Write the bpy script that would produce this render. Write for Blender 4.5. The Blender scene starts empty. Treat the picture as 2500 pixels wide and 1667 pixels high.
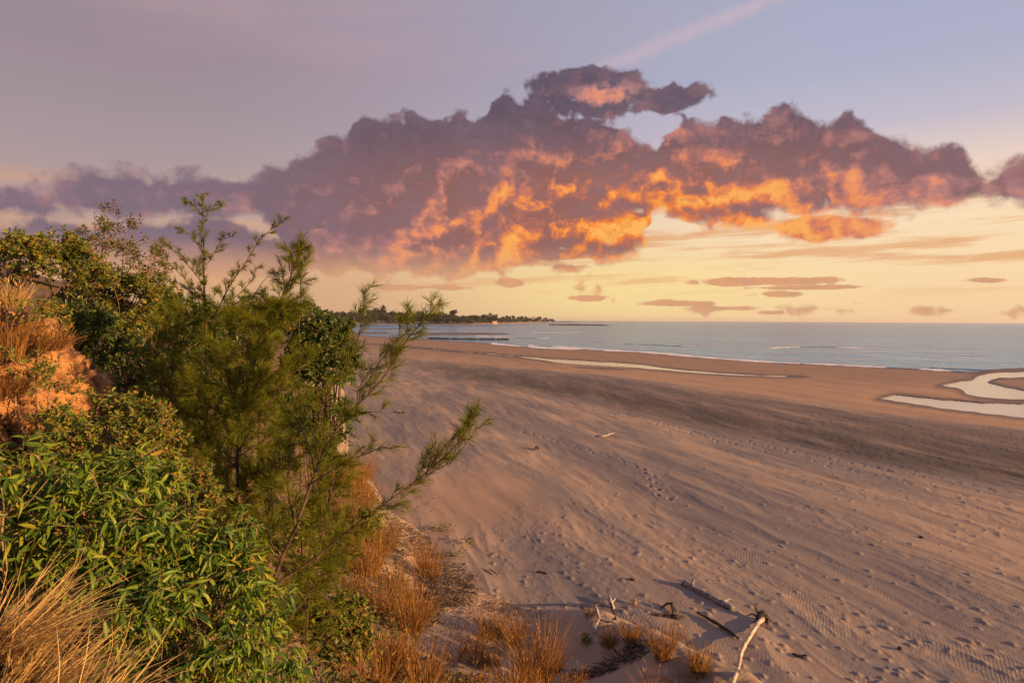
import bpy, math, random
import numpy as np
from mathutils import Vector, Matrix

random.seed(11)
RNG = np.random.default_rng(11)
SC = bpy.context.scene
COL = SC.collection

# ------------------------------------------------------------------ camera
CAM = np.array([0.0, 0.0, 7.0])          # metres above the upper beach
F_PX, CX, CY = 1667.0, 1250.0, 833.5     # lens in photograph pixels (24 mm on full frame)
PITCH, ROLL = math.radians(-1.8), math.radians(0.30)
cam_data = bpy.data.cameras.new('camera')
cam_data.sensor_width = 36.0
cam_data.lens = 24.0
cam_data.clip_start = 0.05
cam_data.clip_end = 90000.0
cam = bpy.data.objects.new('camera', cam_data)
COL.objects.link(cam)
CAM_ROT = Matrix.Rotation(math.radians(90) + PITCH, 3, 'X') @ Matrix.Rotation(ROLL, 3, 'Z')
cam.matrix_world = Matrix.Translation(Vector(CAM)) @ CAM_ROT.to_4x4()
SC.camera = cam
R3 = np.array(CAM_ROT)


def rays(u, v):
    """Directions in the world for pixels of the photograph (2500 x 1667)."""
    u = np.asarray(u, float)
    v = np.asarray(v, float)
    d = np.stack([(u - CX) / F_PX, (CY - v) / F_PX, -np.ones_like(u)], -1)
    return d @ R3.T


def on_level(u, v, z):
    d = rays(u, v)
    t = (np.asarray(z) - CAM[2]) / np.minimum(d[..., 2], -1e-5)
    return CAM + d * t[..., None]


def at_depth(u, v, y):
    """Point on the pixel's ray at forward distance y."""
    d = rays(u, v)
    t = np.asarray(y, float) / d[..., 1]
    return CAM + d * t[..., None]


def to_px(p):
    q = (np.asarray(p) - CAM) @ R3
    return CX + F_PX * q[..., 0] / -q[..., 2], CY - F_PX * q[..., 1] / -q[..., 2]


def lin(r, g, b):
    return tuple(((c / 255.0) / 12.92) if c <= 10.31 else (((c / 255.0) + 0.055) / 1.055) ** 2.4 for c in (r, g, b))


# ------------------------------------------------------------------ node helper
class S:
    """A socket with arithmetic: every operator adds a Math node."""
    tree = None

    def __init__(self, sock):
        self.s = sock

    @staticmethod
    def node(kind, **kw):
        n = S.tree.nodes.new(kind)
        for k, val in kw.items():
            setattr(n, k, val)
        return n

    @staticmethod
    def plug(inp, val):
        if isinstance(val, S):
            S.tree.links.new(val.s, inp)
        elif val is not None:
            inp.default_value = val

    @staticmethod
    def m(op, a, b=None, c=None, clamp=False):
        n = S.node('ShaderNodeMath', operation=op, use_clamp=clamp)
        S.plug(n.inputs[0], a)
        if b is not None:
            S.plug(n.inputs[1], b)
        if c is not None:
            S.plug(n.inputs[2], c)
        return S(n.outputs[0])

    def __add__(self, o): return S.m('ADD', self, o)
    def __radd__(self, o): return S.m('ADD', o, self)
    def __sub__(self, o): return S.m('SUBTRACT', self, o)
    def __rsub__(self, o): return S.m('SUBTRACT', o, self)
    def __mul__(self, o): return S.m('MULTIPLY', self, o)
    def __rmul__(self, o): return S.m('MULTIPLY', o, self)
    def __truediv__(self, o): return S.m('DIVIDE', self, o)


def vec(x, y, z=0.0):
    n = S.node('ShaderNodeCombineXYZ')
    for i, val in enumerate((x, y, z)):
        S.plug(n.inputs[i], val)
    return S(n.outputs[0])


def vm(op, a, b=None, scale=None):
    n = S.node('ShaderNodeVectorMath', operation=op)
    S.plug(n.inputs[0], a)
    if b is not None:
        S.plug(n.inputs[1], b)
    if scale is not None:
        S.plug(n.inputs['Scale'], scale)
    return S(n.outputs['Value'] if op in ('LENGTH', 'DISTANCE', 'DOT_PRODUCT') else n.outputs[0])


def noise(v, scale=1.0, detail=4.0, rough=0.55, distortion=0.0, dims='3D', color=False, lac=2.0):
    n = S.node('ShaderNodeTexNoise', noise_dimensions=dims)
    S.plug(n.inputs['Vector'], v)
    S.plug(n.inputs['Scale'], scale)
    S.plug(n.inputs['Detail'], detail)
    S.plug(n.inputs['Roughness'], rough)
    S.plug(n.inputs['Lacunarity'], lac)
    S.plug(n.inputs['Distortion'], distortion)
    return S(n.outputs['Color' if color else 'Fac'])


def smooth(x, lo, hi, a=0.0, b=1.0):
    n = S.node('ShaderNodeMapRange', interpolation_type='SMOOTHSTEP')
    S.plug(n.inputs[0], x)
    S.plug(n.inputs[1], lo)
    S.plug(n.inputs[2], hi)
    S.plug(n.inputs[3], a)
    S.plug(n.inputs[4], b)
    return S(n.outputs[0])


def mixc(f, a, b, blend='MIX'):
    n = S.node('ShaderNodeMix', data_type='RGBA', blend_type=blend)
    S.plug(n.inputs[0], f)
    for i, val in ((6, a), (7, b)):
        if isinstance(val, tuple):
            val = (*val[:3], 1.0)
        S.plug(n.inputs[i], val)
    return S(n.outputs[2])


def ramp(f, stops, mode='LINEAR'):
    n = S.node('ShaderNodeValToRGB')
    n.color_ramp.interpolation = mode
    el = n.color_ramp.elements
    while len(el) < len(stops):
        el.new(0.5)
    for e, (p, c) in zip(el, stops):
        e.position = p
        e.color = (*c[:3], 1.0)
    S.plug(n.inputs[0], f)
    return S(n.outputs[0])


# ------------------------------------------------------------------ sun
SUN_AZ, SUN_EL = math.radians(117), math.radians(11.0)   # from straight ahead, clockwise: low behind the viewer's shoulder
sun_dir = Vector((math.sin(SUN_AZ) * math.cos(SUN_EL), math.cos(SUN_AZ) * math.cos(SUN_EL), math.sin(SUN_EL)))
sun_data = bpy.data.lights.new('sun', 'SUN')
sun_data.energy = 5.0
sun_data.angle = math.radians(0.6)
sun_data.color = (1.0, 0.55, 0.22)
sun = bpy.data.objects.new('sun', sun_data)
sun.rotation_euler = sun_dir.to_track_quat('Z', 'Y').to_euler()
sun.location = (40, -40, 30)
COL.objects.link(sun)

# ------------------------------------------------------------------ sky and clouds
world = bpy.data.worlds.new('World')
SC.world = world
world.use_nodes = True
S.tree = world.node_tree
S.tree.nodes.clear()

UNIT = 16.67      # one sky unit is about 100 photograph pixels


def sky_pos(u, v):
    d = rays(u, v)
    d = d / np.linalg.norm(d)
    return math.atan2(d[0], d[1]) * UNIT, math.asin(d[2]) * UNIT


tc = S.node('ShaderNodeTexCoord')
sep = S.node('ShaderNodeSeparateXYZ')
nrm = vm('NORMALIZE', S(tc.outputs['Generated']))
S.plug(sep.inputs[0], nrm)
DX, DY, DZ = (S(o) for o in sep.outputs)
AZ = S.m('ARCTAN2', DX, DY) * UNIT
EL = S.m('ARCSINE', DZ) * UNIT

# clear sky: a Nishita sky, tinted by the high thin veil that catches the low light
nish = S.node('ShaderNodeTexSky', sky_type='NISHITA', sun_disc=False, sun_elevation=SUN_EL, sun_rotation=SUN_AZ,
              air_density=1.0, dust_density=0.6, ozone_density=2.0)
nishita = vm('SCALE', S(nish.outputs[0]), scale=0.004)

right = ramp(EL / 20.0, [(0.0, lin(244, 206, 156)), (0.05, lin(250, 216, 168)), (0.11, lin(250, 222, 184)), (0.16, lin(236, 210, 194)),
                         (0.21, lin(196, 188, 202)), (0.27, lin(174, 177, 201)), (0.42, lin(163, 167, 192)), (0.75, lin(122, 132, 170)), (1.0, lin(96, 110, 152))])
left = ramp(EL / 20.0, [(0.0, lin(205, 158, 120)), (0.05, lin(214, 168, 128)), (0.12, lin(184, 157, 152)), (0.19, lin(166, 149, 155)),
                        (0.28, lin(152, 137, 147)), (0.42, lin(162, 145, 158)), (0.75, lin(128, 124, 154)), (1.0, lin(98, 108, 148))])
side = smooth(DX, -0.48, 0.42)
clear = mixc(side, left, right)
clear = mixc(0.12, clear, mixc(1.0, clear, nishita, 'ADD'))
# glow of the low bright gap above the horizon
gu, gv = sky_pos(1530, 715)
gd = vm('LENGTH', vm('MULTIPLY', vec(AZ - gu, EL - gv), (0.15, 0.62, 0.0)))
glow = smooth(gd, 1.0, 0.0)
clear = mixc(glow * 0.55, clear, lin(255, 230, 150))

# pink veil high up and the straight vapour streak
veil = noise(vec(AZ * 0.07, EL * 0.32, 3.0), 1.0, 5, 0.55)
veil_m = smooth(veil, 0.38, 0.66) * smooth(EL, 4.5, 7.5) * smooth(DX, 0.35, -0.35)
clear = mixc(veil_m * 0.75, clear, lin(200, 160, 166))
p0, p1 = sky_pos(1240, 245), sky_pos(1930, -10)
ln = math.hypot(p1[0] - p0[0], p1[1] - p0[1])
tx, ty = (p1[0] - p0[0]) / ln, (p1[1] - p0[1]) / ln
along = (AZ - p0[0]) * tx + (EL - p0[1]) * ty
wob = noise(vec(AZ * 0.6, EL * 0.6, 9.0), 1.0, 5, 0.6)
across = (AZ - p0[0]) * (-ty) + (EL - p0[1]) * tx + (wob - 0.5) * 0.55
streak = smooth(S.m('ABSOLUTE', across - along * 0.02), 0.30, 0.0) * smooth(along, 0.3, 3.5) * smooth(along, 16.0, 9.0) * smooth(wob, 0.25, 0.55, 0.5, 1.0)
clear = mixc(streak * 0.5, clear, lin(212, 184, 190))

# cloud banks: upper and lower outline of each bank as seen in the sky (photograph pixels)
def outline(points, A):
    """Elevation of an outline for azimuth A: a Float Curve through the given points."""
    pts = sorted((sky_pos(min(max(u, -600), 3100), v)) for u, v in points)
    a0, a1 = -16.0, 16.0
    n = S.node('ShaderNodeFloatCurve')
    cur = n.mapping.curves[0]
    xs = [((a - a0) / (a1 - a0), min(max(e / 10.0, 0.0), 1.0)) for a, e in pts]
    cur.points[0].location = xs[0]
    cur.points[-1].location = xs[-1]
    for x in xs[1:-1]:
        cur.points.new(*x)
    for p in cur.points:
        p.handle_type = 'AUTO_CLAMPED'
    n.mapping.extend = 'HORIZONTAL'
    n.mapping.update()
    S.plug(n.inputs['Value'], (A - a0) / (a1 - a0))
    return S(n.outputs[0]) * 10.0


TOP = [(-600, 420), (-300, 455), (-40, 448), (60, 440), (150, 425), (215, 396), (260, 388), (330, 405), (420, 412), (520, 438), (610, 432), (670, 408), (720, 378), (770, 362),
       (815, 332), (845, 340), (872, 300), (905, 280), (950, 292), (1010, 285), (1060, 296), (1100, 285), (1125, 268), (1165, 290), (1205, 240),
       (1240, 228), (1275, 258), (1330, 262), (1400, 278), (1470, 285), (1530, 318), (1580, 352), (1620, 330), (1650, 298), (1720, 310), (1770, 290), (1840, 292), (1890, 278), (1935, 270),
       (1990, 300), (2030, 310), (2070, 288), (2110, 304), (2160, 325), (2200, 335), (2260, 362), (2320, 350), (2370, 380), (2410, 412), (2450, 405), (2490, 390), (2560, 385), (2700, 400), (3100, 380)]
BOT = [(-600, 520), (-300, 545), (0, 540), (150, 545), (300, 548), (420, 540), (540, 545), (600, 545), (640, 550), (680, 590), (730, 650), (800, 660), (900, 682), (1000, 684), (1200, 676), (1350, 662),
       (1450, 655), (1540, 640), (1580, 590), (1620, 540), (1680, 560), (1740, 555), (1790, 556), (1850, 548), (1900, 525), (1960, 518), (2060, 520), (2130, 526), (2200, 520), (2300, 508),
       (2400, 500), (2500, 500), (2700, 510), (3100, 500)]
TOP2 = [(-600, 550), (-200, 535), (0, 524), (60, 530), (100, 515), (150, 532), (250, 536), (330, 530), (380, 524), (430, 516), (470, 508), (520, 506), (560, 516), (590, 532), (640, 548),
        (700, 562), (760, 560), (820, 555), (900, 600), (1100, 640), (1300, 660), (1600, 745), (3100, 745)]
BOT2 = [(-600, 700), (0, 705), (400, 705), (640, 700), (800, 690), (950, 668), (1150, 668), (1300, 690), (1600, 765), (3100, 765)]
BLOBS = [(1445, 218, 105, 38, .70), (1555, 236, 50, 18, .35), (1635, 243, 75, 26, .70), (1420, 262, 110, 26, .55),  (1380, 238, 60, 20, .55),
         (1990, 562, 85, 26, .85), (2090, 558, 60, 22, .8), (1840, 688, 170, 10, .8), (1990, 701, 160, 6, .65), (1640, 741, 90, 8, .65),
         (1760, 752, 85, 6, .6), (1440, 728, 50, 8, .65), (1880, 763, 32, 5, .55), (1255, 690, 48, 11, .65), (1900, 718, 60, 7, .5), (2400, 684, 55, 6, .5), (2150, 740, 60, 3.5, .35), (1020, 702, 120, 7, .55)]
HOLES = [(1690, 458, 46, 30, .62), (1730, 480, 30, 26, .5), (1560, 520, 62, 26, .8), (1535, 505, 34, 22, .6), (1620, 560, 75, 20, .7), (705, 492, 34, 20, .5), (1640, 310, 30, 24, .6), (1585, 310, 22, 30, .6),
         (1480, 590, 62, 12, .55), (1390, 640, 60, 9, .5), (1370, 605, 40, 9, .5)]


def ellipses(rows, P, k):
    out = None
    for (u, v, ru, rv, wgt) in rows:
        a, e = sky_pos(u, v)
        a2, _ = sky_pos(u + 20, v)
        _, e2 = sky_pos(u, v - 20)
        q = vm('LENGTH', vm('MULTIPLY', vm('SUBTRACT', P, (a, e, 0.0)), (20 / (a2 - a) / (ru * 1.3), 20 / (e2 - e) / (rv * 1.3), 0.0)))
        b = S.m('MULTIPLY_ADD', q, -wgt, wgt)
        out = b if out is None else S.m('MAXIMUM', out, b)
    return out


def coverage(A, E, full=True):
    t, b = outline(TOP, A), outline(BOT, A)
    c = S.m('SMOOTH_MIN', (t - E) * 1.15, (E - b) * 1.25, 0.22)
    t2, b2 = outline(TOP2, A), outline(BOT2, A)
    c = S.m('MAXIMUM', c, S.m('SMOOTH_MIN', (t2 - E) * 1.3, (E - b2) * 1.1, 0.2))
    c = S.m('MINIMUM', c, 0.9)
    if full:
        P = vec(A, E)
        c = S.m('MAXIMUM', c, ellipses(BLOBS, P, 0))
        c = c - S.m('MAXIMUM', ellipses(HOLES, P, 0), 0.0) * 1.15
    return c


def puffs(A, E, detail):
    n1 = noise(vec(A, E * 1.15 + A * 0.05), 1.15, detail, 0.585, dims='2D')
    n2 = noise(vec(A * 0.9, E * 1.3), 0.55, 2, 0.5, dims='2D')
    return n1, n2


warp = noise(vec(AZ, EL, 1.0), 1.3, 2, 0.5, color=True)
wsep = S.node('ShaderNodeSeparateXYZ')
S.plug(wsep.inputs[0], warp)
WA = AZ + (S(wsep.outputs[0]) - 0.5) * 0.50
WE = EL + (S(wsep.outputs[1]) - 0.5) * smooth(EL, 0.8, 2.6, 0.05, 0.30)

billow_n = S.node('ShaderNodeTexVoronoi', feature='F1', voronoi_dimensions='2D')
S.plug(billow_n.inputs['Vector'], vec(WA, WE * 1.1))
S.plug(billow_n.inputs['Scale'], 2.6)
S.plug(billow_n.inputs['Detail'], 1.5)
billow = 0.45 - S(billow_n.outputs['Distance'])

cov0 = coverage(WA, WE)
n1, n2 = puffs(WA, WE, 9.0)
D0 = cov0 + (n1 - 0.5) * 1.05 + (n2 - 0.5) * 0.30 + billow * 0.14 + 0.17 - smooth(DX, -0.24, -0.42) * 0.10
# the same field a little further along towards the light, below and to one side of the bank
lu, lv = sky_pos(1560, 700)
LA, LE = lu - AZ, lv - EL
ll = S.m('SQRT', LA * LA + LE * LE) + 1.2
sa, se = LA / ll * 0.24, LE / ll * 0.18 - 0.14
cov1 = coverage(WA + sa * 2.5, WE + se * 2.5, False)
m1, m2 = puffs(WA + sa, WE + se, 7.0)
relief = (n1 - m1) * 2.6 + (n2 - m2) * 1.0

low = smooth(EL, 1.9, 0.9)                               # the low scraps are thin
alpha = smooth(D0 - low * 0.17, 0.0, smooth(EL, 2.0, 5.2, 0.40, 0.20) - low * 0.18)
thick = smooth(D0, 0.15, 0.85)
topcl = smooth(vm('LENGTH', vm('MULTIPLY', vec(AZ - sky_pos(1480, 235)[0], EL - sky_pos(1480, 235)[1]), (0.9, 2.4, 0.0))), 1.0, 0.2)
near = smooth(vm('LENGTH', vm('MULTIPLY', vec(AZ - lu + 0.2, EL - lv - 1.35), (0.105, 0.27, 0.0))), 1.0, 0.0)
under = smooth(cov0 - cov1, -0.25, 0.75)                 # 1 on undersides, 0 on tops
height = smooth(EL, 5.4, 1.8)
zone = S.m('MINIMUM', near * 1.15 + height * 0.22 + topcl * 0.75, 1.0)
fil = smooth(S.m('ABSOLUTE', n1 - 0.5 + (n2 - 0.5) * 0.3), 0.10, 0.0)        # bright filaments between the puffs
lit = relief * (0.34 + zone * 1.9) + (n2 - 0.5) * zone * 0.9 + fil * zone * 0.30 + under * (0.30 + zone * 0.42) + zone * 0.55 - thick * 0.30 - 0.40
n3 = noise(vec(WA, WE * 1.5), 4.2, 5, 0.6, dims='2D')
hi = smooth(lit + (n3 - 0.5) * 0.55, 0.24, 0.98)
mid = smooth(lit + (n3 - 0.5) * 0.3, -0.40, 0.55)
fine = (n1 - 0.5) * 0.5 - relief * 0.40 + billow * 0.25 + (n2 - 0.5) * 0.5
shade_c = mixc(smooth(EL, 6.2, 2.4), lin(88, 80, 98), lin(122, 92, 98))
shade_c = mixc(zone * smooth(EL, 5.2, 3.2), shade_c, lin(152, 102, 92))
shade_c = mixc(smooth(DX, -0.10, -0.5) * 0.7, shade_c, lin(126, 112, 130))
shade_c = mixc(smooth(fine, -0.35, 0.55) * 0.55, shade_c, lin(136, 116, 132))
mid_c = mixc(near, lin(178, 130, 132), lin(194, 112, 84))
lit_c = mixc(near, lin(224, 146, 122), lin(252, 148, 58))
lit_c = mixc(smooth(lit, 0.90, 1.5) * near * 0.8, lit_c, lin(255, 190, 98))
lit_c = mixc(smooth(n1 * 0.5 + n3 * 0.5 + relief * 0.10, 0.60, 0.38) * 0.85, lit_c, mixc(near, lin(206, 132, 118), lin(226, 118, 62)))
cloud = mixc(mid, shade_c, mid_c)
cloud = mixc(hi, cloud, lit_c)
cloud = mixc(low * 0.85, cloud, lin(218, 164, 122))
# thin rippled layer low over the sea
lay = noise(vec(AZ * 0.20, EL * 2.4 - AZ * 0.08, 2.0), 1.0, 8, 0.62)
lay_m = smooth(lay, 0.48, 0.62) * smooth(EL, 0.35, 1.2) * smooth(EL, 3.4, 2.0) * 0.75
base = mixc(lay_m, clear, lin(226, 164, 112))
sky_col = mixc(alpha, base, cloud)
# below the horizon the dome simply repeats the horizon colour
bg = S.node('ShaderNodeBackground')
S.plug(bg.inputs[0], sky_col)
bg.inputs[1].default_value = 0.50
wo = S.node('ShaderNodeOutputWorld')
S.tree.links.new(bg.outputs[0], wo.inputs[0])
world.cycles.sampling_method = 'MANUAL'
world.cycles.sample_map_resolution = 512

# ------------------------------------------------------------------ exposure and render settings
SC.view_settings.view_transform = 'Standard'
SC.view_settings.look = 'None'
SC.view_settings.exposure = 1.0
SC.view_settings.gamma = 1.0
SC.view_settings.use_curve_mapping = False
SC.render.engine = 'CYCLES'
SC.cycles.use_denoising = True
SC.cycles.max_bounces = 6
SC.cycles.diffuse_bounces = 3
SC.cycles.glossy_bounces = 3
SC.cycles.transmission_bounces = 4
SC.cycles.transparent_max_bounces = 8

# ------------------------------------------------------------------ mesh helpers
def tag(o, label=None, cat=None, group=None, kind=None):
    for k, val in (('label', label), ('category', cat), ('group', group), ('kind', kind)):
        if val:
            o[k] = val
    return o


def build_mesh(name, verts, faces, mat, smooth=False, attrs=None):
    """verts (n,3); faces a list of (m,k) index arrays; attrs {name: (n,) floats}."""
    verts = np.asarray(verts, np.float32)
    faces = [np.asarray(f, np.int32) for f in (faces if isinstance(faces, list) else [faces]) if len(f)]
    me = bpy.data.meshes.new(name)
    me.vertices.add(len(verts))
    me.vertices.foreach_set('co', verts.ravel())
    loops = np.concatenate([f.ravel() for f in faces])
    tot = np.concatenate([np.full(len(f), f.shape[1], np.int32) for f in faces])
    me.loops.add(len(loops))
    me.loops.foreach_set('vertex_index', loops)
    me.polygons.add(len(tot))
    me.polygons.foreach_set('loop_start', np.concatenate([[0], np.cumsum(tot)[:-1]]).astype(np.int32))
    me.polygons.foreach_set('use_smooth', np.full(len(tot), bool(smooth)))
    me.update(calc_edges=True)
    for k, val in (attrs or {}).items():
        a = me.attributes.new(k, 'FLOAT', 'POINT')
        a.data.foreach_set('value', np.asarray(val, np.float32))
    if mat:
        me.materials.append(mat)
    return me


def link(name, me, parent=None, loc=None):
    o = bpy.data.objects.new(name, me)
    COL.objects.link(o)
    if parent is not None:
        o.parent = parent
    if loc is not None:
        o.location = loc
    return o


def empty(name, loc):
    o = bpy.data.objects.new(name, None)
    o.empty_display_size = 0.2
    o.location = loc
    COL.objects.link(o)
    return o


def grid_faces(nr, nc):
    i = np.arange(nr - 1)[:, None] * nc + np.arange(nc - 1)[None, :]
    return np.stack([i, i + 1, i + nc + 1, i + nc], -1).reshape(-1, 4)


_P = np.random.default_rng(5).permutation(512).astype(np.int64)
_P = np.concatenate([_P, _P, _P])
_G = np.stack([np.cos(np.arange(512) * 2.399963), np.sin(np.arange(512) * 2.399963)], -1)


def perlin(x, y, seed=0):
    x = np.asarray(x, float) + seed * 17.31
    y = np.asarray(y, float) + seed * 9.17
    xi, yi = np.floor(x).astype(np.int64), np.floor(y).astype(np.int64)
    xf, yf = x - xi, y - yi
    ux, uy = xf * xf * xf * (xf * (xf * 6 - 15) + 10), yf * yf * yf * (yf * (yf * 6 - 15) + 10)

    def g(ox, oy):
        h = _P[_P[(xi + ox) & 511] + ((yi + oy) & 511)]
        return _G[h, 0] * (xf - ox) + _G[h, 1] * (yf - oy)
    a = g(0, 0) * (1 - ux) + g(1, 0) * ux
    b = g(0, 1) * (1 - ux) + g(1, 1) * ux
    return (a * (1 - uy) + b * uy) * 1.5


def fbm(x, y, oct=4, seed=0, gain=0.5):
    s, amp, f = 0.0, 1.0, 1.0
    for k in range(oct):
        s = s + amp * perlin(x * f, y * f, seed + k * 3)
        amp *= gain
        f *= 2.03
    return s


def sstep(x, lo, hi):
    t = np.clip((x - lo) / (hi - lo), 0, 1)
    return t * t * (3 - 2 * t)


def unit(v):
    v = np.asarray(v, float)
    return v / np.maximum(np.linalg.norm(v, axis=-1, keepdims=True), 1e-9)


def curve_pts(ctrl, n):
    """Catmull-Rom through control rows."""
    c = np.asarray(ctrl, float)
    if len(c) == 2:
        return c[0] + (c[1] - c[0]) * np.linspace(0, 1, n)[:, None]
    p = np.vstack([2 * c[0] - c[1], c, 2 * c[-1] - c[-2]])
    t = np.linspace(0, len(c) - 1 - 1e-6, n)
    i = t.astype(int)
    f = (t - i)[:, None]
    a, b, d, e = p[i], p[i + 1], p[i + 2], p[i + 3]
    return 0.5 * (2 * b + (d - a) * f + (2 * a - 5 * b + 4 * d - e) * f * f + (3 * b - a - 3 * d + e) * f ** 3)


class Geo:
    """Collects pieces that end up in one mesh."""

    def __init__(self):
        self.v, self.f, self.r, self.n = [], [], [], 0

    def add(self, v, f, rnd=None):
        self.v.append(np.asarray(v, float))
        self.f += [np.asarray(q) + self.n for q in (f if isinstance(f, list) else [f])]
        self.r.append(np.full(len(v), RNG.random()) if rnd is None else np.broadcast_to(rnd, (len(v),)))
        self.n += len(v)

    def tube(self, pts, rad, sides=6, rough=0.0, cap=True, flat=1.0):
        pts = np.asarray(pts, float)
        n = len(pts)
        rad = np.broadcast_to(np.asarray(rad, float), (n,))
        t = unit(np.gradient(pts, axis=0))
        up = np.array([0.31, 0.17, 0.93])
        a = unit(np.cross(t, up))
        b = np.cross(t, a)
        ang = np.arange(sides) * 2 * np.pi / sides
        rr = rad[:, None] * (1 + rough * RNG.normal(size=(n, sides)))
        v = pts[:, None] + (np.cos(ang)[None, :, None] * a[:, None] + flat * np.sin(ang)[None, :, None] * b[:, None]) * rr[..., None]
        i = np.arange(n - 1)[:, None] * sides + np.arange(sides)[None]
        j = np.arange(n - 1)[:, None] * sides + (np.arange(sides)[None] + 1) % sides
        f = [np.stack([i, j, j + sides, i + sides], -1).reshape(-1, 4)]
        if cap:
            f.append(np.arange(sides)[::-1][None])
            f.append((np.arange(sides) + (n - 1) * sides)[None])
        self.add(v.reshape(-1, 3), f)

    def leaves(self, tmpl, pos, d, nrm, length, width, rnd=None):
        """Many copies of a leaf template (verts, tri/quad arrays)."""
        tv, tf = tmpl
        m = len(pos)
        d = unit(d)
        s = unit(np.cross(nrm, d))
        nn = np.cross(d, s)
        length = np.broadcast_to(length, (m,))[:, None, None]
        width = np.broadcast_to(width, (m,))[:, None, None]
        v = pos[:, None] + d[:, None] * tv[None, :, :1] * length + s[:, None] * tv[None, :, 1:2] * width + nn[:, None] * tv[None, :, 2:] * length
        k = len(tv)
        off = (np.arange(m) * k)[:, None, None]
        f = [(q[None] + off).reshape(-1, q.shape[1]) for q in tf]
        r = np.repeat(RNG.random(m) if rnd is None else rnd, k)
        self.add(v.reshape(-1, 3), f, r)

    def mesh(self, name, mat, smooth=False):
        byk = {}
        for q in self.f:
            byk.setdefault(q.shape[1], []).append(q)
        return build_mesh(name, np.concatenate(self.v), [np.concatenate(q) for q in byk.values()], mat, smooth, {'rnd': np.concatenate(self.r)})


# leaf templates
def lance(n=5, fold=0.35, droop=0.35):
    x = np.linspace(0, 1, n)
    w = np.sin(np.pi * x ** 0.8) ** 0.9 * 0.5
    w[0] = 0.04
    w[-1] = 0.0
    mid = np.stack([x, 0 * x, -droop * x * x], -1)
    lf = np.stack([x, w, -droop * x * x + fold * w * 0.35], -1)
    rt = np.stack([x, -w, -droop * x * x + fold * w * 0.35], -1)
    v = np.concatenate([mid, lf, rt])
    i = np.arange(n - 1)
    f1 = np.stack([i, i + 1, i + 1 + n, i + n], -1)
    f2 = np.stack([i + 1, i, i + 2 * n, i + 1 + 2 * n], -1)
    return v, [f1, f2]


LEAF_BIG = [lance(6, 0.5, 0.25), lance(6, 0.7, 0.45), lance(6, 0.3, 0.15), lance(6, 0.6, 0.65)]
LEAF_SMALL = (np.array([[0, 0, 0], [.45, .5, .10], [1, 0, -.12], [.45, -.5, .10]], float), [np.array([[0, 2, 1], [0, 3, 2]])])
LEAF_OVAL = (np.array([[0, 0, 0], [.3, .42, .06], [.72, .40, .02], [1, 0, -.1], [.72, -.40, .02], [.3, -.42, .06]], float), [np.array([[0, 3, 2, 1], [0, 5, 4, 3]])])
NEEDLE = (np.array([[0, .5, 0], [0, -.5, 0], [.55, .45, -.05], [.55, -.45, -.05], [1, 0, -.17]], float), [np.array([[0, 1, 3], [0, 3, 2], [2, 3, 4]])])
BLADE = (np.array([[0, .5, 0], [0, -.5, 0], [.4, .45, -.06], [.4, -.45, -.06], [.75, .3, -.2], [.75, -.3, -.2], [1, 0, -.40]], float),
         [np.array([[0, 1, 3, 2], [2, 3, 5, 4]]), np.array([[4, 5, 6]])])


# ------------------------------------------------------------------ materials
def material(name):
    m = bpy.data.materials.new(name)
    m.use_nodes = True
    S.tree = m.node_tree
    S.tree.nodes.clear()
    return m


def finish(m, shader):
    out = S.node('ShaderNodeOutputMaterial')
    S.tree.links.new(shader, out.inputs[0])
    return m


def bsdf(color, rough=0.8, spec=0.3, normal=None, **kw):
    n = S.node('ShaderNodeBsdfPrincipled')
    if isinstance(color, tuple):
        color = (*color[:3], 1.0)
    S.plug(n.inputs['Base Color'], color)
    S.plug(n.inputs['Roughness'], rough)
    S.plug(n.inputs['Specular IOR Level'], spec)
    for k, val in kw.items():
        S.plug(n.inputs[k], val)
    if normal is not None:
        S.plug(n.inputs['Normal'], normal)
    return n.outputs[0]


def bump(h, strength=0.5, dist=0.02, normal=None):
    n = S.node('ShaderNodeBump')
    S.plug(n.inputs['Height'], h)
    S.plug(n.inputs['Strength'], strength)
    S.plug(n.inputs['Distance'], dist)
    if normal is not None:
        S.plug(n.inputs['Normal'], normal)
    return S(n.outputs[0])


def attr(name):
    n = S.node('ShaderNodeAttribute', attribute_name=name)
    return S(n.outputs['Fac'])


def position():
    return S(S.node('ShaderNodeNewGeometry').outputs['Position'])


def leaf_mat(name, stops, trans=0.35, rough=0.45, tcol=None, spec=0.35):
    m = material(name)
    oi = S.node('ShaderNodeObjectInfo')
    f = S.m('FRACT', attr('rnd') + S(oi.outputs['Random']) * 0.83)
    c = ramp(f, stops)
    c = mixc(noise(position(), 2.2, 2, 0.5) * 0.55, c, mixc(1.0, c, (0.62, 0.72, 0.60), 'MULTIPLY'))
    b = bsdf(c, rough, spec)
    t = S.node('ShaderNodeBsdfTranslucent')
    S.plug(t.inputs[0], mixc(1.0, c, tcol or (1.0, 1.0, 0.55), 'MULTIPLY'))
    mx = S.node('ShaderNodeMixShader')
    mx.inputs[0].default_value = trans
    S.tree.links.new(b, mx.inputs[1])
    S.tree.links.new(t.outputs[0], mx.inputs[2])
    return finish(m, mx.outputs[0])


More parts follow.
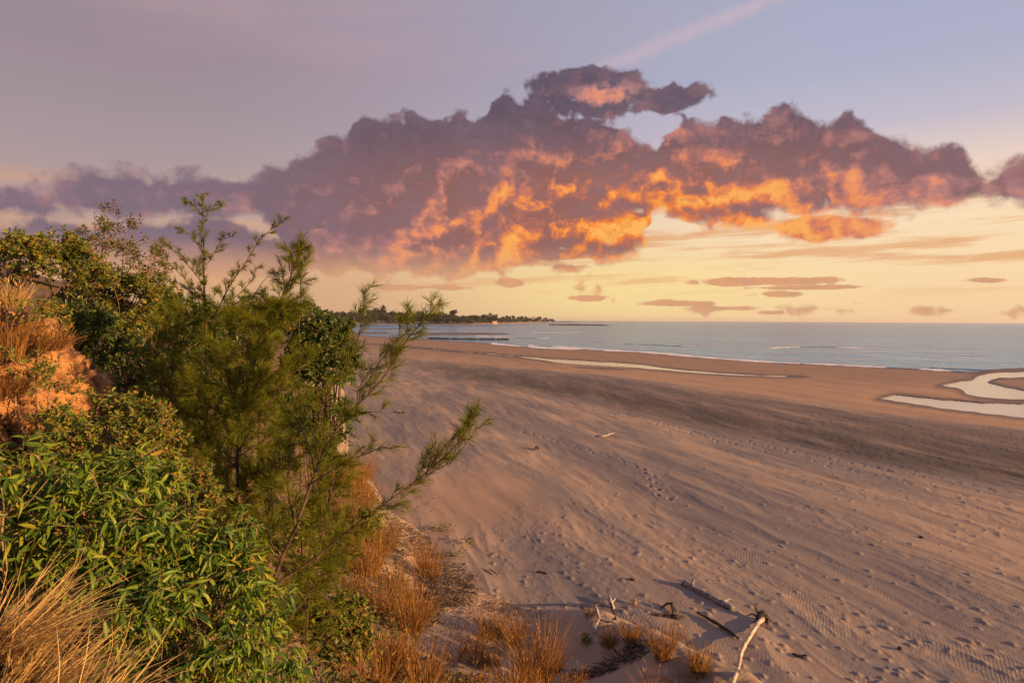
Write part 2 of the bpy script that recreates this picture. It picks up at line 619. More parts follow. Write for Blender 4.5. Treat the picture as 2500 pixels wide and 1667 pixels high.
def sand_mat(name, bluff=False):
    m = material(name)
    P = position()
    big = noise(P, 0.22, 4, 0.55)
    med = noise(P, 1.7, 4, 0.6)
    fine = noise(P, 60.0, 2, 0.6)
    c = mixc(smooth(big, 0.35, 0.68), (0.36, 0.27, 0.195), (0.47, 0.338, 0.228))
    c = mixc(smooth(med, 0.35, 0.75) * 0.5, c, (0.33, 0.26, 0.205))
    c = mixc(smooth(fine, 0.35, 0.7) * 0.35, c, (0.27, 0.20, 0.15))
    rough = 0.93
    if not bluff:
        wet, dark, smo = attr('wet'), attr('dark'), attr('smooth')
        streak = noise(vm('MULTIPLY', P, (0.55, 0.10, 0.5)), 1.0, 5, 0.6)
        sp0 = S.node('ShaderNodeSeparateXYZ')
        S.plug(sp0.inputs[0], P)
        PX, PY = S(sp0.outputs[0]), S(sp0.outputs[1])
        shade_bands = noise(vec((PX * 0.963 + PY * 0.27) * 0.60, (PY * 0.963 - PX * 0.27) * 0.085, 4.0), 1.0, 5, 0.62)
        c = mixc(smooth(shade_bands, 0.42, 0.62) * 0.75 * (1.0 - smo), c, (0.180, 0.168, 0.166))  # grey streaks paint the shade of the beach relief into the sand colour
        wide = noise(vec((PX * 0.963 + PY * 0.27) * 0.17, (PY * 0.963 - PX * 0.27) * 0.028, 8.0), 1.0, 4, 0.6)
        c = mixc(smooth(wide, 0.44, 0.60) * 0.65 * (1.0 - smo), c, (0.178, 0.160, 0.154))  # broader streaks of the same shade, also painted into the colour
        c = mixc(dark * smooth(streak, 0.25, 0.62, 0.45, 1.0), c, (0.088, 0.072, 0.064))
        c = mixc(smo * 0.6, c, (0.42, 0.255, 0.145))
        c = mixc(wet, c, (0.115, 0.088, 0.074))
        rough = 0.93 - wet * 0.30
        # wind ripples a few centimetres apart, in patches
        sp = S.node('ShaderNodeSeparateXYZ')
        S.plug(sp.inputs[0], P)
        X, Y = S(sp.outputs[0]), S(sp.outputs[1])
        wob = noise(P, 0.45, 2, 0.5)
        wob2 = noise(P, 5.0, 2, 0.5)
        ph = (X * 0.90 - Y * 0.43) * 84.0 + (wob - 0.5) * 40.0 + (wob2 - 0.5) * 4.0
        wave = S.m('SINE', ph) * 0.5 + 0.5
        patch = smooth(noise(vm('MULTIPLY', P, (0.5, 0.2, 0.5)), 1.0, 4, 0.65), 0.42, 0.66)
        flat = 1.0 - S.m('MAXIMUM', smo, wet)
        h = wave * patch * 0.0050 * flat + noise(P, 11.0, 3, 0.6) * 0.018 * flat + fine * 0.005
        nb = bump(h, 0.9, 0.55)
    else:
        soil = attr('soil')
        h = noise(P, 6.0, 5, 0.65) * 0.08 + fine * 0.01
        lit = smooth(noise(P, 14.0, 3, 0.7), 0.42, 0.62)
        sc = mixc(lit, (0.085, 0.058, 0.040), (0.20, 0.13, 0.08))
        c = mixc(soil, c, sc)
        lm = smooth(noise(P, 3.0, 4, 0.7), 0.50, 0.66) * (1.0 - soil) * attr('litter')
        c = mixc(lm * 0.85, c, (0.10, 0.075, 0.062))  # litter colour; it also paints foreground shade into the slope sand
        nb = bump(h, 0.9, 0.8)
    return finish(m, bsdf(c, rough, 0.25, nb))


def simple_noise_mat(name, c1, c2, scale=6.0, rough=0.85, bumpd=0.02, bscale=25.0, stretch=None, spec=0.25):
    m = material(name)
    tcx = S.node('ShaderNodeTexCoord')
    P = S(tcx.outputs['Object'])
    if stretch:
        P = vm('MULTIPLY', P, stretch)
    c = mixc(smooth(noise(P, scale, 5, 0.65), 0.32, 0.68), c1, c2)
    return finish(m, bsdf(c, rough, spec, bump(noise(P, bscale, 4, 0.6), 0.8, bumpd)))


M = {}
M['sand'] = sand_mat('sand')
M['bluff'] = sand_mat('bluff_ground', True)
M['bark'] = simple_noise_mat('bark', (0.030, 0.021, 0.016), (0.105, 0.068, 0.045), 9.0)
M['twig'] = simple_noise_mat('dry_twig', (0.13, 0.085, 0.055), (0.30, 0.20, 0.125), 12.0)
M['drift'] = simple_noise_mat('driftwood_pale', (0.24, 0.20, 0.165), (0.60, 0.53, 0.44), 9.0, 0.85, 0.03, 30.0)
M['drift_grey'] = simple_noise_mat('driftwood_grey', (0.11, 0.10, 0.10), (0.34, 0.325, 0.33), 10.0, 0.9, 0.04, 22.0)
M['drift_dark'] = simple_noise_mat('driftwood_dark', (0.022, 0.018, 0.016), (0.075, 0.058, 0.048), 9.0, 0.85, 0.02, 30.0)
M['rock'] = simple_noise_mat('dark_rock', (0.018, 0.016, 0.015), (0.06, 0.052, 0.048), 0.6, 0.8, 0.2, 2.0)
M['laterite'] = simple_noise_mat('laterite', (0.11, 0.052, 0.030), (0.52, 0.27, 0.11), 4.0, 0.95, 0.16, 12.0)
M['leaf_big'] = leaf_mat('leaf_lance', [(0, (0.035, 0.085, 0.020)), (0.25, (0.075, 0.145, 0.020)), (0.55, (0.145, 0.240, 0.022)), (0.85, (0.245, 0.310, 0.026)), (0.95, (0.34, 0.27, 0.03)), (1, (0.26, 0.13, 0.04))], 0.38, 0.42, (1.0, 1.0, 0.35))
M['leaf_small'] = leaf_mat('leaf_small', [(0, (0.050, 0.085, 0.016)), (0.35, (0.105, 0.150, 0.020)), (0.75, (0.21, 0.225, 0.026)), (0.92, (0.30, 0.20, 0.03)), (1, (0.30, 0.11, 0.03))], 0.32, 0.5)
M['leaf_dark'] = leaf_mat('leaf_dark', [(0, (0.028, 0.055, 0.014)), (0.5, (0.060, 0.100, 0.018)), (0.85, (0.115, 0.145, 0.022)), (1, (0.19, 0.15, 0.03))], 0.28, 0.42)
M['leaf_dull'] = leaf_mat('leaf_dull', [(0, (0.045, 0.065, 0.016)), (0.5, (0.095, 0.110, 0.022)), (0.8, (0.16, 0.14, 0.03)), (1, (0.22, 0.11, 0.035))], 0.3, 0.6)
M['needle'] = leaf_mat('casuarina_needle', [(0, (0.060, 0.088, 0.008)), (0.5, (0.118, 0.145, 0.012)), (0.85, (0.180, 0.185, 0.015)), (1, (0.25, 0.20, 0.02))], 0.30, 0.6, spec=0.15)
M['grass_dry'] = leaf_mat('dry_grass', [(0, (0.17, 0.080, 0.026)), (0.5, (0.33, 0.165, 0.055)), (0.85, (0.47, 0.27, 0.10)), (1, (0.20, 0.14, 0.03))], 0.35, 0.7, (1.0, 0.8, 0.5), 0.15)
M['grass_straw'] = leaf_mat('straw', [(0, (0.26, 0.16, 0.07)), (0.4, (0.50, 0.33, 0.14)), (0.8, (0.70, 0.48, 0.22)), (1, (0.36, 0.27, 0.10))], 0.3, 0.65, (1.0, 0.8, 0.5), 0.2)
M['far_tree'] = leaf_mat('far_foliage', [(0, (0.032, 0.038, 0.028)), (0.6, (0.055, 0.062, 0.040)), (1, (0.080, 0.082, 0.050))], 0.15, 0.8, spec=0.05)

# ------------------------------------------------------------------ beach (real sizes: the pixel of each zone edge is laid out on the sand level)
SEA = -1.2


def horizon_v(u):
    return 781.0 + (np.asarray(u, float) - 1250.0) * 0.0053


def curve1(u, pts):
    p = np.asarray(pts, float)
    return np.interp(u, p[:, 0], p[:, 1])


SHORE = [(0, 788), (640, 795), (760, 801), (813, 811), (880, 817), (930, 822), (1000, 825), (1046, 828), (1100, 832), (1180, 838), (1240, 844), (1300, 849), (1400, 853), (1500, 857),
         (1600, 863), (1700, 872), (1800, 880), (1900, 886), (2000, 890), (2100, 895), (2200, 900), (2300, 905), (2400, 912), (2500, 914), (2800, 930), (3600, 960)]
GULLY = [(880, 838), (960, 844), (1000, 848), (1050, 851), (1100, 857), (1200, 864), (1300, 874), (1400, 886), (1480, 892), (1560, 894), (1650, 904), (1750, 912), (1850, 917), (1975, 920), (2100, 925)]
GULLY_W = [(880, -2.5), (960, -0.6), (1100, -0.3), (1250, 0.5), (1330, 2.2), (1420, 7.0), (1500, 7), (1560, 4.0), (1650, 2.2), (1800, 1.2), (1900, 0.8), (1965, -0.6), (1975, -3), (2060, -14), (2100, -30)]
BAND_TOP = [(900, 862), (960, 872), (1200, 893), (1500, 918), (1712, 948), (1925, 974), (2138, 1003), (2350, 1033), (2500, 1050), (2800, 1090)]
BAND_BOT = [(900, 868), (960, 900), (1100, 935), (1300, 965), (1500, 1003), (1700, 1050), (1900, 1092), (2100, 1132), (2300, 1165), (2500, 1196), (2800, 1240)]


def in_poly(u, v, poly):
    poly = np.asarray(poly, float)
    inside = np.zeros(np.shape(u), bool)
    dist = np.full(np.shape(u), 1e9)
    for (x0, y0), (x1, y1) in zip(poly, np.roll(poly, -1, 0)):
        c = ((y0 > v) != (y1 > v)) & (u < (x1 - x0) * (v - y0) / (y1 - y0 + 1e-12) + x0)
        inside ^= c
        dx, dy = x1 - x0, (y1 - y0) * 3
        t = np.clip(((u - x0) * dx + (v - y0) * 3 * dy) / (dx * dx + dy * dy + 1e-9), 0, 1)
        dist = np.minimum(dist, np.hypot(u - x0 - t * dx, (v - y0) * 3 - t * dy))
    return np.where(inside, dist, -dist) / 3.0


POOLS = {
    'curve': [(2300, 941), (2345, 931), (2372, 929), (2385, 922), (2395, 917), (2420, 911), (2450, 909), (2520, 908), (2620, 910), (2620, 921), (2500, 921), (2440, 922), (2418, 927), (2410, 934),
              (2440, 942), (2500, 955), (2600, 975), (2600, 985), (2500, 978), (2430, 973), (2385, 968), (2360, 961), (2352, 954), (2340, 947)],
    'long': [(2150, 973), (2185, 964), (2230, 969), (2300, 976), (2400, 984), (2500, 987), (2700, 1000), (2700, 1035), (2500, 1020), (2400, 1008), (2300, 996), (2230, 986)],
}
FLATS = [  # sand bars standing out of the far shallows: centre u, v, half width, half height
    (1120, 815, 130, 3.2), (840, 797, 60, 2.0), (985, 803, 90, 1.2), (900, 813, 60, 2.2), (1010, 818, 60, 1.5), (760, 790, 300, 2.6), (1420, 794, 95, 1.1), (1330, 786.5, 110, 1.0)]


def beach_z(u, v):
    """Level of the open beach where the pixel's ray meets it, plus zone fields."""
    hv = horizon_v(u)
    d = v - hv
    ds = curve1(u, SHORE) - hv + fbm(u / 90.0, v * 0 + 1, 3, 2) * 1.2
    x = d - ds
    z = np.where(x > 0, SEA + 1.2 * np.clip(x / 330.0, 0, 1) ** 0.62, SEA + np.clip(x, -60, 0) * 0.02)
    z = z + 0.10 * sstep(d, 330, 700)
    # far sand bars
    for (cu, cv, ru, rv) in FLATS:
        q = 1 - np.hypot((u - cu) / ru, (v - cv) / rv)
        z = np.where(x < 0, np.maximum(z, SEA + 0.06 * np.clip(q * 3, -3, 1)), z)
    # gully and pools: level water in shallow dips
    wig = fbm(u / 46.0, v / 9.0, 3, 4) * 1.6
    g = curve1(u, GULLY_W) - np.abs(v - curve1(u, GULLY)) + wig * 0.45
    mid = np.exp(-((v - 894.0 - (u - 1450) * 0.05) / 2.6) ** 2) * sstep(u, 1330, 1400) * (1 - sstep(u, 1500, 1570))
    g = g - mid * 9.0
    w = np.exp(-(np.clip(-g, 0, None) / 11.0) ** 2) * sstep(u, 840, 900) * (1 - sstep(u, 1975, 2080))
    z = z * (1 - w) + (-0.86) * w
    z = z - 0.05 * np.clip(g + 0.8, -0.2, 2.0) * w
    wet = w * sstep(g, -8.0, -0.5)
    pools = {'gully': (g, -0.895)}
    for k, poly in POOLS.items():
        f = in_poly(u, v, poly) + wig * 0.8
        lev = -1.00 if k == 'curve' else -0.86
        w = np.exp(-(np.clip(-f, 0, None) / 10.0) ** 2)
        z = z * (1 - w) + (lev + 0.035) * w
        z = z - 0.05 * np.clip(f + 0.8, -0.2, 2.0) * w
        wet = np.maximum(wet, w * sstep(f, -16.0, -1.0) * 0.95)
        pools[k] = (f, lev)
    wet = np.maximum(wet, sstep(x, 7, -1) * 0.85)
    wet = np.maximum(wet, 0.35 * (1 - sstep(x, 20, 60)))
    return z, wet, x, pools


COAST = np.array([-0.27, 0.963])
NORM = np.array([0.963, 0.27])


def nonuni(segs):
    out = []
    for a, b, st in segs:
        out.append(np.arange(a, b, st))
    return np.concatenate(out)


us = nonuni([(-400, 520, 40), (520, 820, 6), (820, 2560, 2.6), (2560, 2760, 8), (2760, 3700, 60)])
vs = nonuni([(786, 830, 1.6), (830, 1010, 1.3), (1010, 1690, 1.85), (1690, 1800, 8), (1800, 2600, 60)])
U, V = np.meshgrid(us, vs)
# keep a constant offset below the tilted horizon so that no row crosses it
V = V + (horizon_v(U) - 781.0)
Z, WET, SX, POOLF = beach_z(U, V)
P = on_level(U, V, Z)
X, Y = P[..., 0], P[..., 1]
sc = X * COAST[0] + Y * COAST[1]
nc = X * NORM[0] + Y * NORM[1]
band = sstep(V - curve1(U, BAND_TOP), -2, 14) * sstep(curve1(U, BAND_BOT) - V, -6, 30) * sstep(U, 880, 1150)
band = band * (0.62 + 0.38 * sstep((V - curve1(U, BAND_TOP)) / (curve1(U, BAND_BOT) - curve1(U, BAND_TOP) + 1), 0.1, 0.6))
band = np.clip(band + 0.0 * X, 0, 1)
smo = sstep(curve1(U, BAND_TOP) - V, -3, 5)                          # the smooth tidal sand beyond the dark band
plain = np.exp(-((U - 1130) / 190.0) ** 2 - ((V - 1225) / 75.0) ** 2)   # a smooth drift of blown sand by the foot of the bluff
fade = 1.0 / (1.0 + (np.hypot(X, Y) / 90.0) ** 2)
amp = (1 - 0.85 * smo) * (1 - 0.75 * np.clip(plain, 0, 1))
wx = nc + fbm(nc / 4, sc / 9, 3, 7) * 0.5
dz = fbm(wx / 3.8, sc / 18.0, 3, 1) * 0.060
rid = 1 - np.abs(fbm(wx / 1.25, sc / 6.5, 3, 21)) * 2.0
dz += rid * 0.019 * amp
rough_zone = sstep(fbm(wx / 2.6, sc / 11.0, 3, 33), -0.15, 0.45)
dz += fbm(X / 0.42, Y / 0.42, 3, 41) * (0.003 + 0.005 * rough_zone + 0.009 * band) * amp
dz += np.clip(fbm(wx / 0.15, sc / 0.55, 2, 51) - 0.15, 0, None) * 0.016 * (0.1 + rough_zone) * amp
dz *= np.where(SX > 2, 1, 0.15)
dz *= (1 - 0.9 * WET)


def foot_trail(ctrl, n, spread=0.12, scatter=0.05):
    uv = curve_pts(ctrl, n)
    zz, *_ = beach_z(uv[:, 0], uv[:, 1])
    p = on_level(uv[:, 0], uv[:, 1], zz)[:, :2]
    # walk along the trail in 0.72 m steps
    seg = np.r_[0, np.cumsum(np.linalg.norm(np.diff(p, axis=0), axis=1))]
    s = np.arange(0, seg[-1], 0.72)
    q = np.stack([np.interp(s, seg, p[:, 0]), np.interp(s, seg, p[:, 1])], -1)
    t = unit(np.gradient(q, axis=0))
    side = np.stack([t[:, 1], -t[:, 0]], -1)
    q = q + side * (np.where(np.arange(len(q)) % 2, 1, -1) * spread)[:, None] + RNG.normal(size=q.shape) * scatter
    return q, t


PRINTS = []
for ctrl, sp, sct in (([(1440, 990), (1500, 1004), (1700, 1052), (1900, 1094), (2100, 1134), (2300, 1170), (2520, 1212)], 0.14, 0.06),
                      ([(1480, 1004), (1700, 1062), (1900, 1106), (2100, 1150), (2300, 1196), (2520, 1250)], 0.2, 0.25),
                      ([(1225, 1035), (1280, 1052), (1400, 1090), (1500, 1118), (1560, 1142), (1590, 1165), (1592, 1190), (1640, 1230)], 0.13, 0.05)):
    q, t = foot_trail(ctrl, 300, sp, sct)
    PRINTS += list(zip(q, t))
flatX, flatY = X.ravel(), Y.ravel()
flatdz = dz.ravel().copy()
R = np.hypot(X, Y)
for (q, t) in PRINTS:
    a = math.atan2(q[0], q[1])
    r = math.hypot(*q)
    pu, pv = to_px(np.array([q[0], q[1], -0.3]))
    iu = np.searchsorted(us, pu)
    iv = np.searchsorted(vs, pv - (horizon_v(pu) - 781))
    i0, i1, j0, j1 = max(iv - 14, 0), iv + 14, max(iu - 26, 0), iu + 26
    sx, sy = X[i0:i1, j0:j1] - q[0], Y[i0:i1, j0:j1] - q[1]
    if sx.size == 0:
        continue
    al, ac = sx * t[0] + sy * t[1], sx * t[1] - sy * t[0]
    e = np.hypot(al / 0.17, ac / 0.085)
    dz[i0:i1, j0:j1] += -0.050 * np.exp(-e ** 2 * 1.2) + 0.012 * np.exp(-((e - 1.6) / 0.5) ** 2)
# small lumps and scraps that the low sun draws out
for _ in range(420):
    pu, pv = RNG.uniform(1050, 2520), 1110 + 560 * RNG.random() ** 0.8
    iu, iv = np.searchsorted(us, pu), np.searchsorted(vs, pv)
    if iu >= len(us) - 2 or iv >= len(vs) - 2 or plain[iv, iu] > 0.35:
        continue
    cx, cy = X[iv, iu], Y[iv, iu]
    i0, i1, j0, j1 = max(iv - 9, 0), iv + 9, max(iu - 12, 0), iu + 12
    al = (X[i0:i1, j0:j1] - cx) * COAST[0] + (Y[i0:i1, j0:j1] - cy) * COAST[1]
    ac = (X[i0:i1, j0:j1] - cx) * NORM[0] + (Y[i0:i1, j0:j1] - cy) * NORM[1]
    s = RNG.uniform(0.6, 1.3)
    dz[i0:i1, j0:j1] += 0.032 * s * np.exp(-(al / (0.07 * s)) ** 2 - (ac / (0.045 * s)) ** 2)
P = P.copy()
P[..., 2] += dz
me = build_mesh('beach', P.reshape(-1, 3), grid_faces(*U.shape), M['sand'], True,
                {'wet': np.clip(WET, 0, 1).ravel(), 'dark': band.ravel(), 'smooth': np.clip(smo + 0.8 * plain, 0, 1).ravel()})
beach = tag(link('beach', me), 'wide rippled sand beach at low tide', None, None, 'structure')

# ------------------------------------------------------------------ water
def water_mat(name, base, amp, rough, spec, scales):
    m = material(name)
    Pn = position()
    h = None
    for sca, stretch, wgt in scales:
        t = noise(vm('MULTIPLY', Pn, stretch), sca, 4, 0.6) * wgt
        h = t if h is None else h + t
    big = noise(vm('MULTIPLY', Pn, (0.35, 1.0, 1.0)), 0.012, 5, 0.6)
    c = mixc(smooth(big, 0.35, 0.65), base, tuple(q * 0.80 for q in base))
    return finish(m, bsdf(c, rough, spec, bump(h, 1.0, amp), IOR=1.333))


M['sea'] = water_mat('sea_water', (0.055, 0.30, 0.58), 1.6, 0.15, 0.38, [(0.42, (0.6, 1, 1), 0.55), (1.5, (0.6, 1, 1), 0.16), (0.10, (0.5, 1, 1), 2.2), (0.03, (0.4, 1, 1), 2.0)])
M['pool'] = water_mat('pool_water', (0.55, 0.56, 0.58), 0.06, 0.10, 0.5, [(1.6, (1, 1, 1), 0.5), (6.0, (1, 1, 1), 0.15), (0.25, (1, 1, 1), 1.0)])
M['foam'] = finish(material('sea_foam'), bsdf((0.78, 0.78, 0.78), 0.7, 0.2))

az = np.radians(np.linspace(-70, 70, 141))
rr = np.concatenate([np.geomspace(45, 1500, 160), np.geomspace(1600, 16000, 60)])
A2, R2 = np.meshgrid(az, rr)
V3 = np.stack([R2 * np.sin(A2), R2 * np.cos(A2), np.full_like(A2, SEA)], -1)
sea = tag(link('sea', build_mesh('sea', V3.reshape(-1, 3), grid_faces(*A2.shape), M['sea'], True)), 'blue grey sea reaching the horizon', None, None, 'structure')

for k, lab in (('gully', 'long thin water gully lying along the tidal sand'), ('curve', 'pale curving tidal pool joined to the sea'), ('long', 'long pale tidal pool beside the orange sand')):
    f, lev = POOLF[k]
    keep = f > -3.0
    q = on_level(U, V, np.full_like(U, lev + 0.006))
    fc = grid_faces(*U.shape)
    ok = keep.ravel()[fc].all(1)
    fc = fc[ok]
    used, inv = np.unique(fc, return_inverse=True)
    me = build_mesh('tidal_pool', q.reshape(-1, 3)[used], inv.reshape(-1, 4), M['pool'], True)
    tag(link('tidal_pool', me), lab, None, None, 'structure')

# foam where the small waves run out, and two low breakers
def foam_strip(ctrl, width, n, name, seed):
    uv = curve_pts(ctrl, n)
    u = uv[:, 0]
    w = width * np.clip(0.75 + 0.8 * fbm(u / 60.0, u * 0 + seed, 4, seed), 0.30, 2)
    g = Geo()
    lo = on_level(u, uv[:, 1] + w * 0.5, np.full(n, SEA + 0.03))
    mi = on_level(u, uv[:, 1], np.full(n, SEA + 0.09))
    hi = on_level(u, uv[:, 1] - w * 0.5, np.full(n, SEA + 0.01))
    v = np.stack([lo, mi, hi], 1).reshape(-1, 3)
    g.add(v, grid_faces(n, 3))
    return g


g = foam_strip([(u, curve1(u, SHORE) - 1.4) for u in (1200, 1260, 1320, 1400, 1500, 1600, 1700, 1800, 1900, 2000, 2100, 2200, 2300, 2400, 2520)], 3.6, 500, 'surf', 3)
for ctrl, w in (([(1290, 843), (1380, 847), (1470, 852)], 3.0), ([(1500, 838), (1600, 842), (1700, 846)], 0.9), ([(1880, 849), (1960, 846), (2060, 848), (2140, 850)], 1.6),
                ([(2270, 897), (2360, 901), (2500, 907)], 1.4), ([(1300, 812), (1420, 812)], 1.0), ([(1160, 820), (1260, 824), (1340, 826)], 1.6)):
    s = foam_strip(ctrl, w, 160, 'surf', int(w * 10))
    g.add(s.v[0], s.f)
tag(link('surf_foam', g.mesh('surf_foam', M['foam'], True)), 'thin white foam along the edge of the sea', 'foam', None, 'stuff')

# ------------------------------------------------------------------ the bluff
CTRL = np.array([
    (0, 0, 5.3), (-1, 1.5, 5.2), (-2, 2.7, 5.15), (-3, 4.2, 5.1), (-2.76, 4.8, 4.9), (-1.93, 4.6, 4.2), (-5, 4, 5.6), (-3.74, 6.6, 4.9), (-7.65, 11, 6.3), (-6.84, 12, 5.6), (-8, 8, 6.2),
    (-12, 10, 6.8), (-5.5, 9, 5.0), (-4.25, 9.5, 4.4), (-3.2, 8, 3.8), (-2.3, 6.4, 3.6), (-2.43, 9, 2.4), (-1.9, 9.8, 1.8), (-3.45, 16, 1.0), (.37, 12.2, .55), (0, 5, 3.0), (0, 8, 1.8), (2, 5, 2.0),
    (3, 9, 1.0), (7, 5, .3), (3, 1, 3.8), (6, 0, 1.3), (9, 0, -.6), (-1, 16.5, .25), (0.6, 17.2, -.25), (-2.6, 20.5, .1), (-1.5, 22, -.4), (-6.2, 20, 2.8), (-4.6, 25, 0.0), (-8, 25, 3.2), (-14, 25, 6.5),
    (-8.5, 35, .0), (-12, 35, 3), (-18, 35, 6.5), (-15.5, 60, -.1), (-20, 60, 3.5), (-28, 60, 6.5), (-27, 100, -.3), (-35, 100, 4), (-50, 100, 7), (-47, 167, -.6), (-60, 167, 5), (-90, 167, 8),
    (3.5, 12.2, 1.0), (2.9, 13.5, .85), (1.9, 15, .55), (1.4, 12.9, .12), (0.8, 14.2, .18), (4.6, 10.4, 1.1), (4.0, 11.4, 1.05), (4.6, 12.3, -.05), (4.5, 13.2, -.25), (3.9, 14.2, -.3), (2.9, 16, -.35), (6.2, 11, -.3), (7.5, 9, -.4),
    (2, -6, 4.5), (9, -7, -.6), (-8, -5, 6), (-20, 5, 7), (-20, 15, 7), (-9, 16, 5.4), (-6, 15.5, 3.4), (-4, 12.5, 2.4), (0, 10.5, 1.1), (1.8, 10.6, .8)])


def tps(r2):
    return np.where(r2 > 0, r2 * np.log(np.maximum(r2, 1e-12)), 0)


_c = CTRL[:, :2]
_n = len(_c)
_K = tps(((_c[:, None] - _c[None]) ** 2).sum(-1)) + np.eye(_n) * 0.6
_Pm = np.c_[np.ones(_n), _c]
_A = np.block([[_K, _Pm], [_Pm.T, np.zeros((3, 3))]])
_W = np.linalg.solve(_A, np.r_[CTRL[:, 2], 0, 0, 0])


def ground(x, y):
    x, y = np.asarray(x, float), np.asarray(y, float)
    sh = x.shape
    q = np.stack([x.ravel(), y.ravel()], -1)
    out = np.empty(len(q))
    for i in range(0, len(q), 20000):
        s = q[i:i + 20000]
        out[i:i + 20000] = tps(((s[:, None] - _c[None]) ** 2).sum(-1)) @ _W[:_n] + _W[_n] + s @ _W[_n + 1:]
    return out.reshape(sh)


def ground1(x, y):
    return float(ground(np.array([x]), np.array([y]))[0])


def bluff_mesh(xs, ys):
    XX, YY = np.meshgrid(xs, ys)
    z = ground(XX, YY)
    soil = sstep(z + fbm(XX / 1.1, YY / 1.1, 3, 8) * 0.5, 0.75, 1.5)
    lit = sstep(-(XX + 0.3 * YY) + 4.4 + fbm(XX / 0.8, YY / 0.8, 3, 9) * 1.2, 0.0, 3.0)  # mask for the litter and the foreground shade painted with it
    z = z + fbm(XX / 1.2, YY / 1.2, 4, 61) * (0.05 + 0.14 * soil) + fbm(XX / 0.25, YY / 0.25, 3, 71) * (0.016 + 0.03 * soil)
    return np.stack([XX, YY, z], -1).reshape(-1, 3), grid_faces(*XX.shape), soil.ravel(), lit.ravel()


bxs = nonuni([(-24, -9, 0.6), (-9, 5.2, 0.055), (5.2, 12, 0.4)])
bys = nonuni([(-9, 2, 0.6), (2, 8, 0.2), (8, 24, 0.075), (24, 40, 0.5), (40, 190, 3.0)])
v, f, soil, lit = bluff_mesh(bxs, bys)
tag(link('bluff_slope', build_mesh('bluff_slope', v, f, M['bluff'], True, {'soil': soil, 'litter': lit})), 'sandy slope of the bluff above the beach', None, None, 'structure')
# the far part of the bluff, further to the side
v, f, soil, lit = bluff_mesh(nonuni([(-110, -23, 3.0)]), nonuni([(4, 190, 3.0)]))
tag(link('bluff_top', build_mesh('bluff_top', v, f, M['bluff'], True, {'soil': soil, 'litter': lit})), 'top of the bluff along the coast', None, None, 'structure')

# eroded orange laterite face
c = at_depth(22, 1040, 8.4)
nth, nph = 150, 220
th = np.linspace(0.02, np.pi - 0.02, nth)
ph = np.linspace(0, 2 * np.pi, nph)
T, H = np.meshgrid(th, ph, indexing='ij')
n = np.stack([np.sin(T) * np.cos(H), np.sin(T) * np.sin(H), np.cos(T)], -1)
rad = 1 + 0.26 * fbm(H * 1.6 + n[..., 2], T * 2.2, 4, 81) + 0.16 * np.abs(fbm(n[..., 0] * 5 + 3, n[..., 2] * 6, 4, 91)) + 0.09 * fbm(n[..., 0] * 11 + n[..., 1] * 5, n[..., 2] * 14 + n[..., 1] * 9, 5, 95, 0.65)
pts = c + n * np.array([1.00, 1.25, 1.36]) * rad[..., None]
pts[..., 0] += -0.35 * (pts[..., 2] - c[2]) * (pts[..., 2] > c[2])
tag(link('cliff_outcrop', build_mesh('cliff_outcrop', pts.reshape(-1, 3), grid_faces(nth, nph), M['laterite'], True)), 'eroded orange laterite face of the bluff', None, None, 'structure')

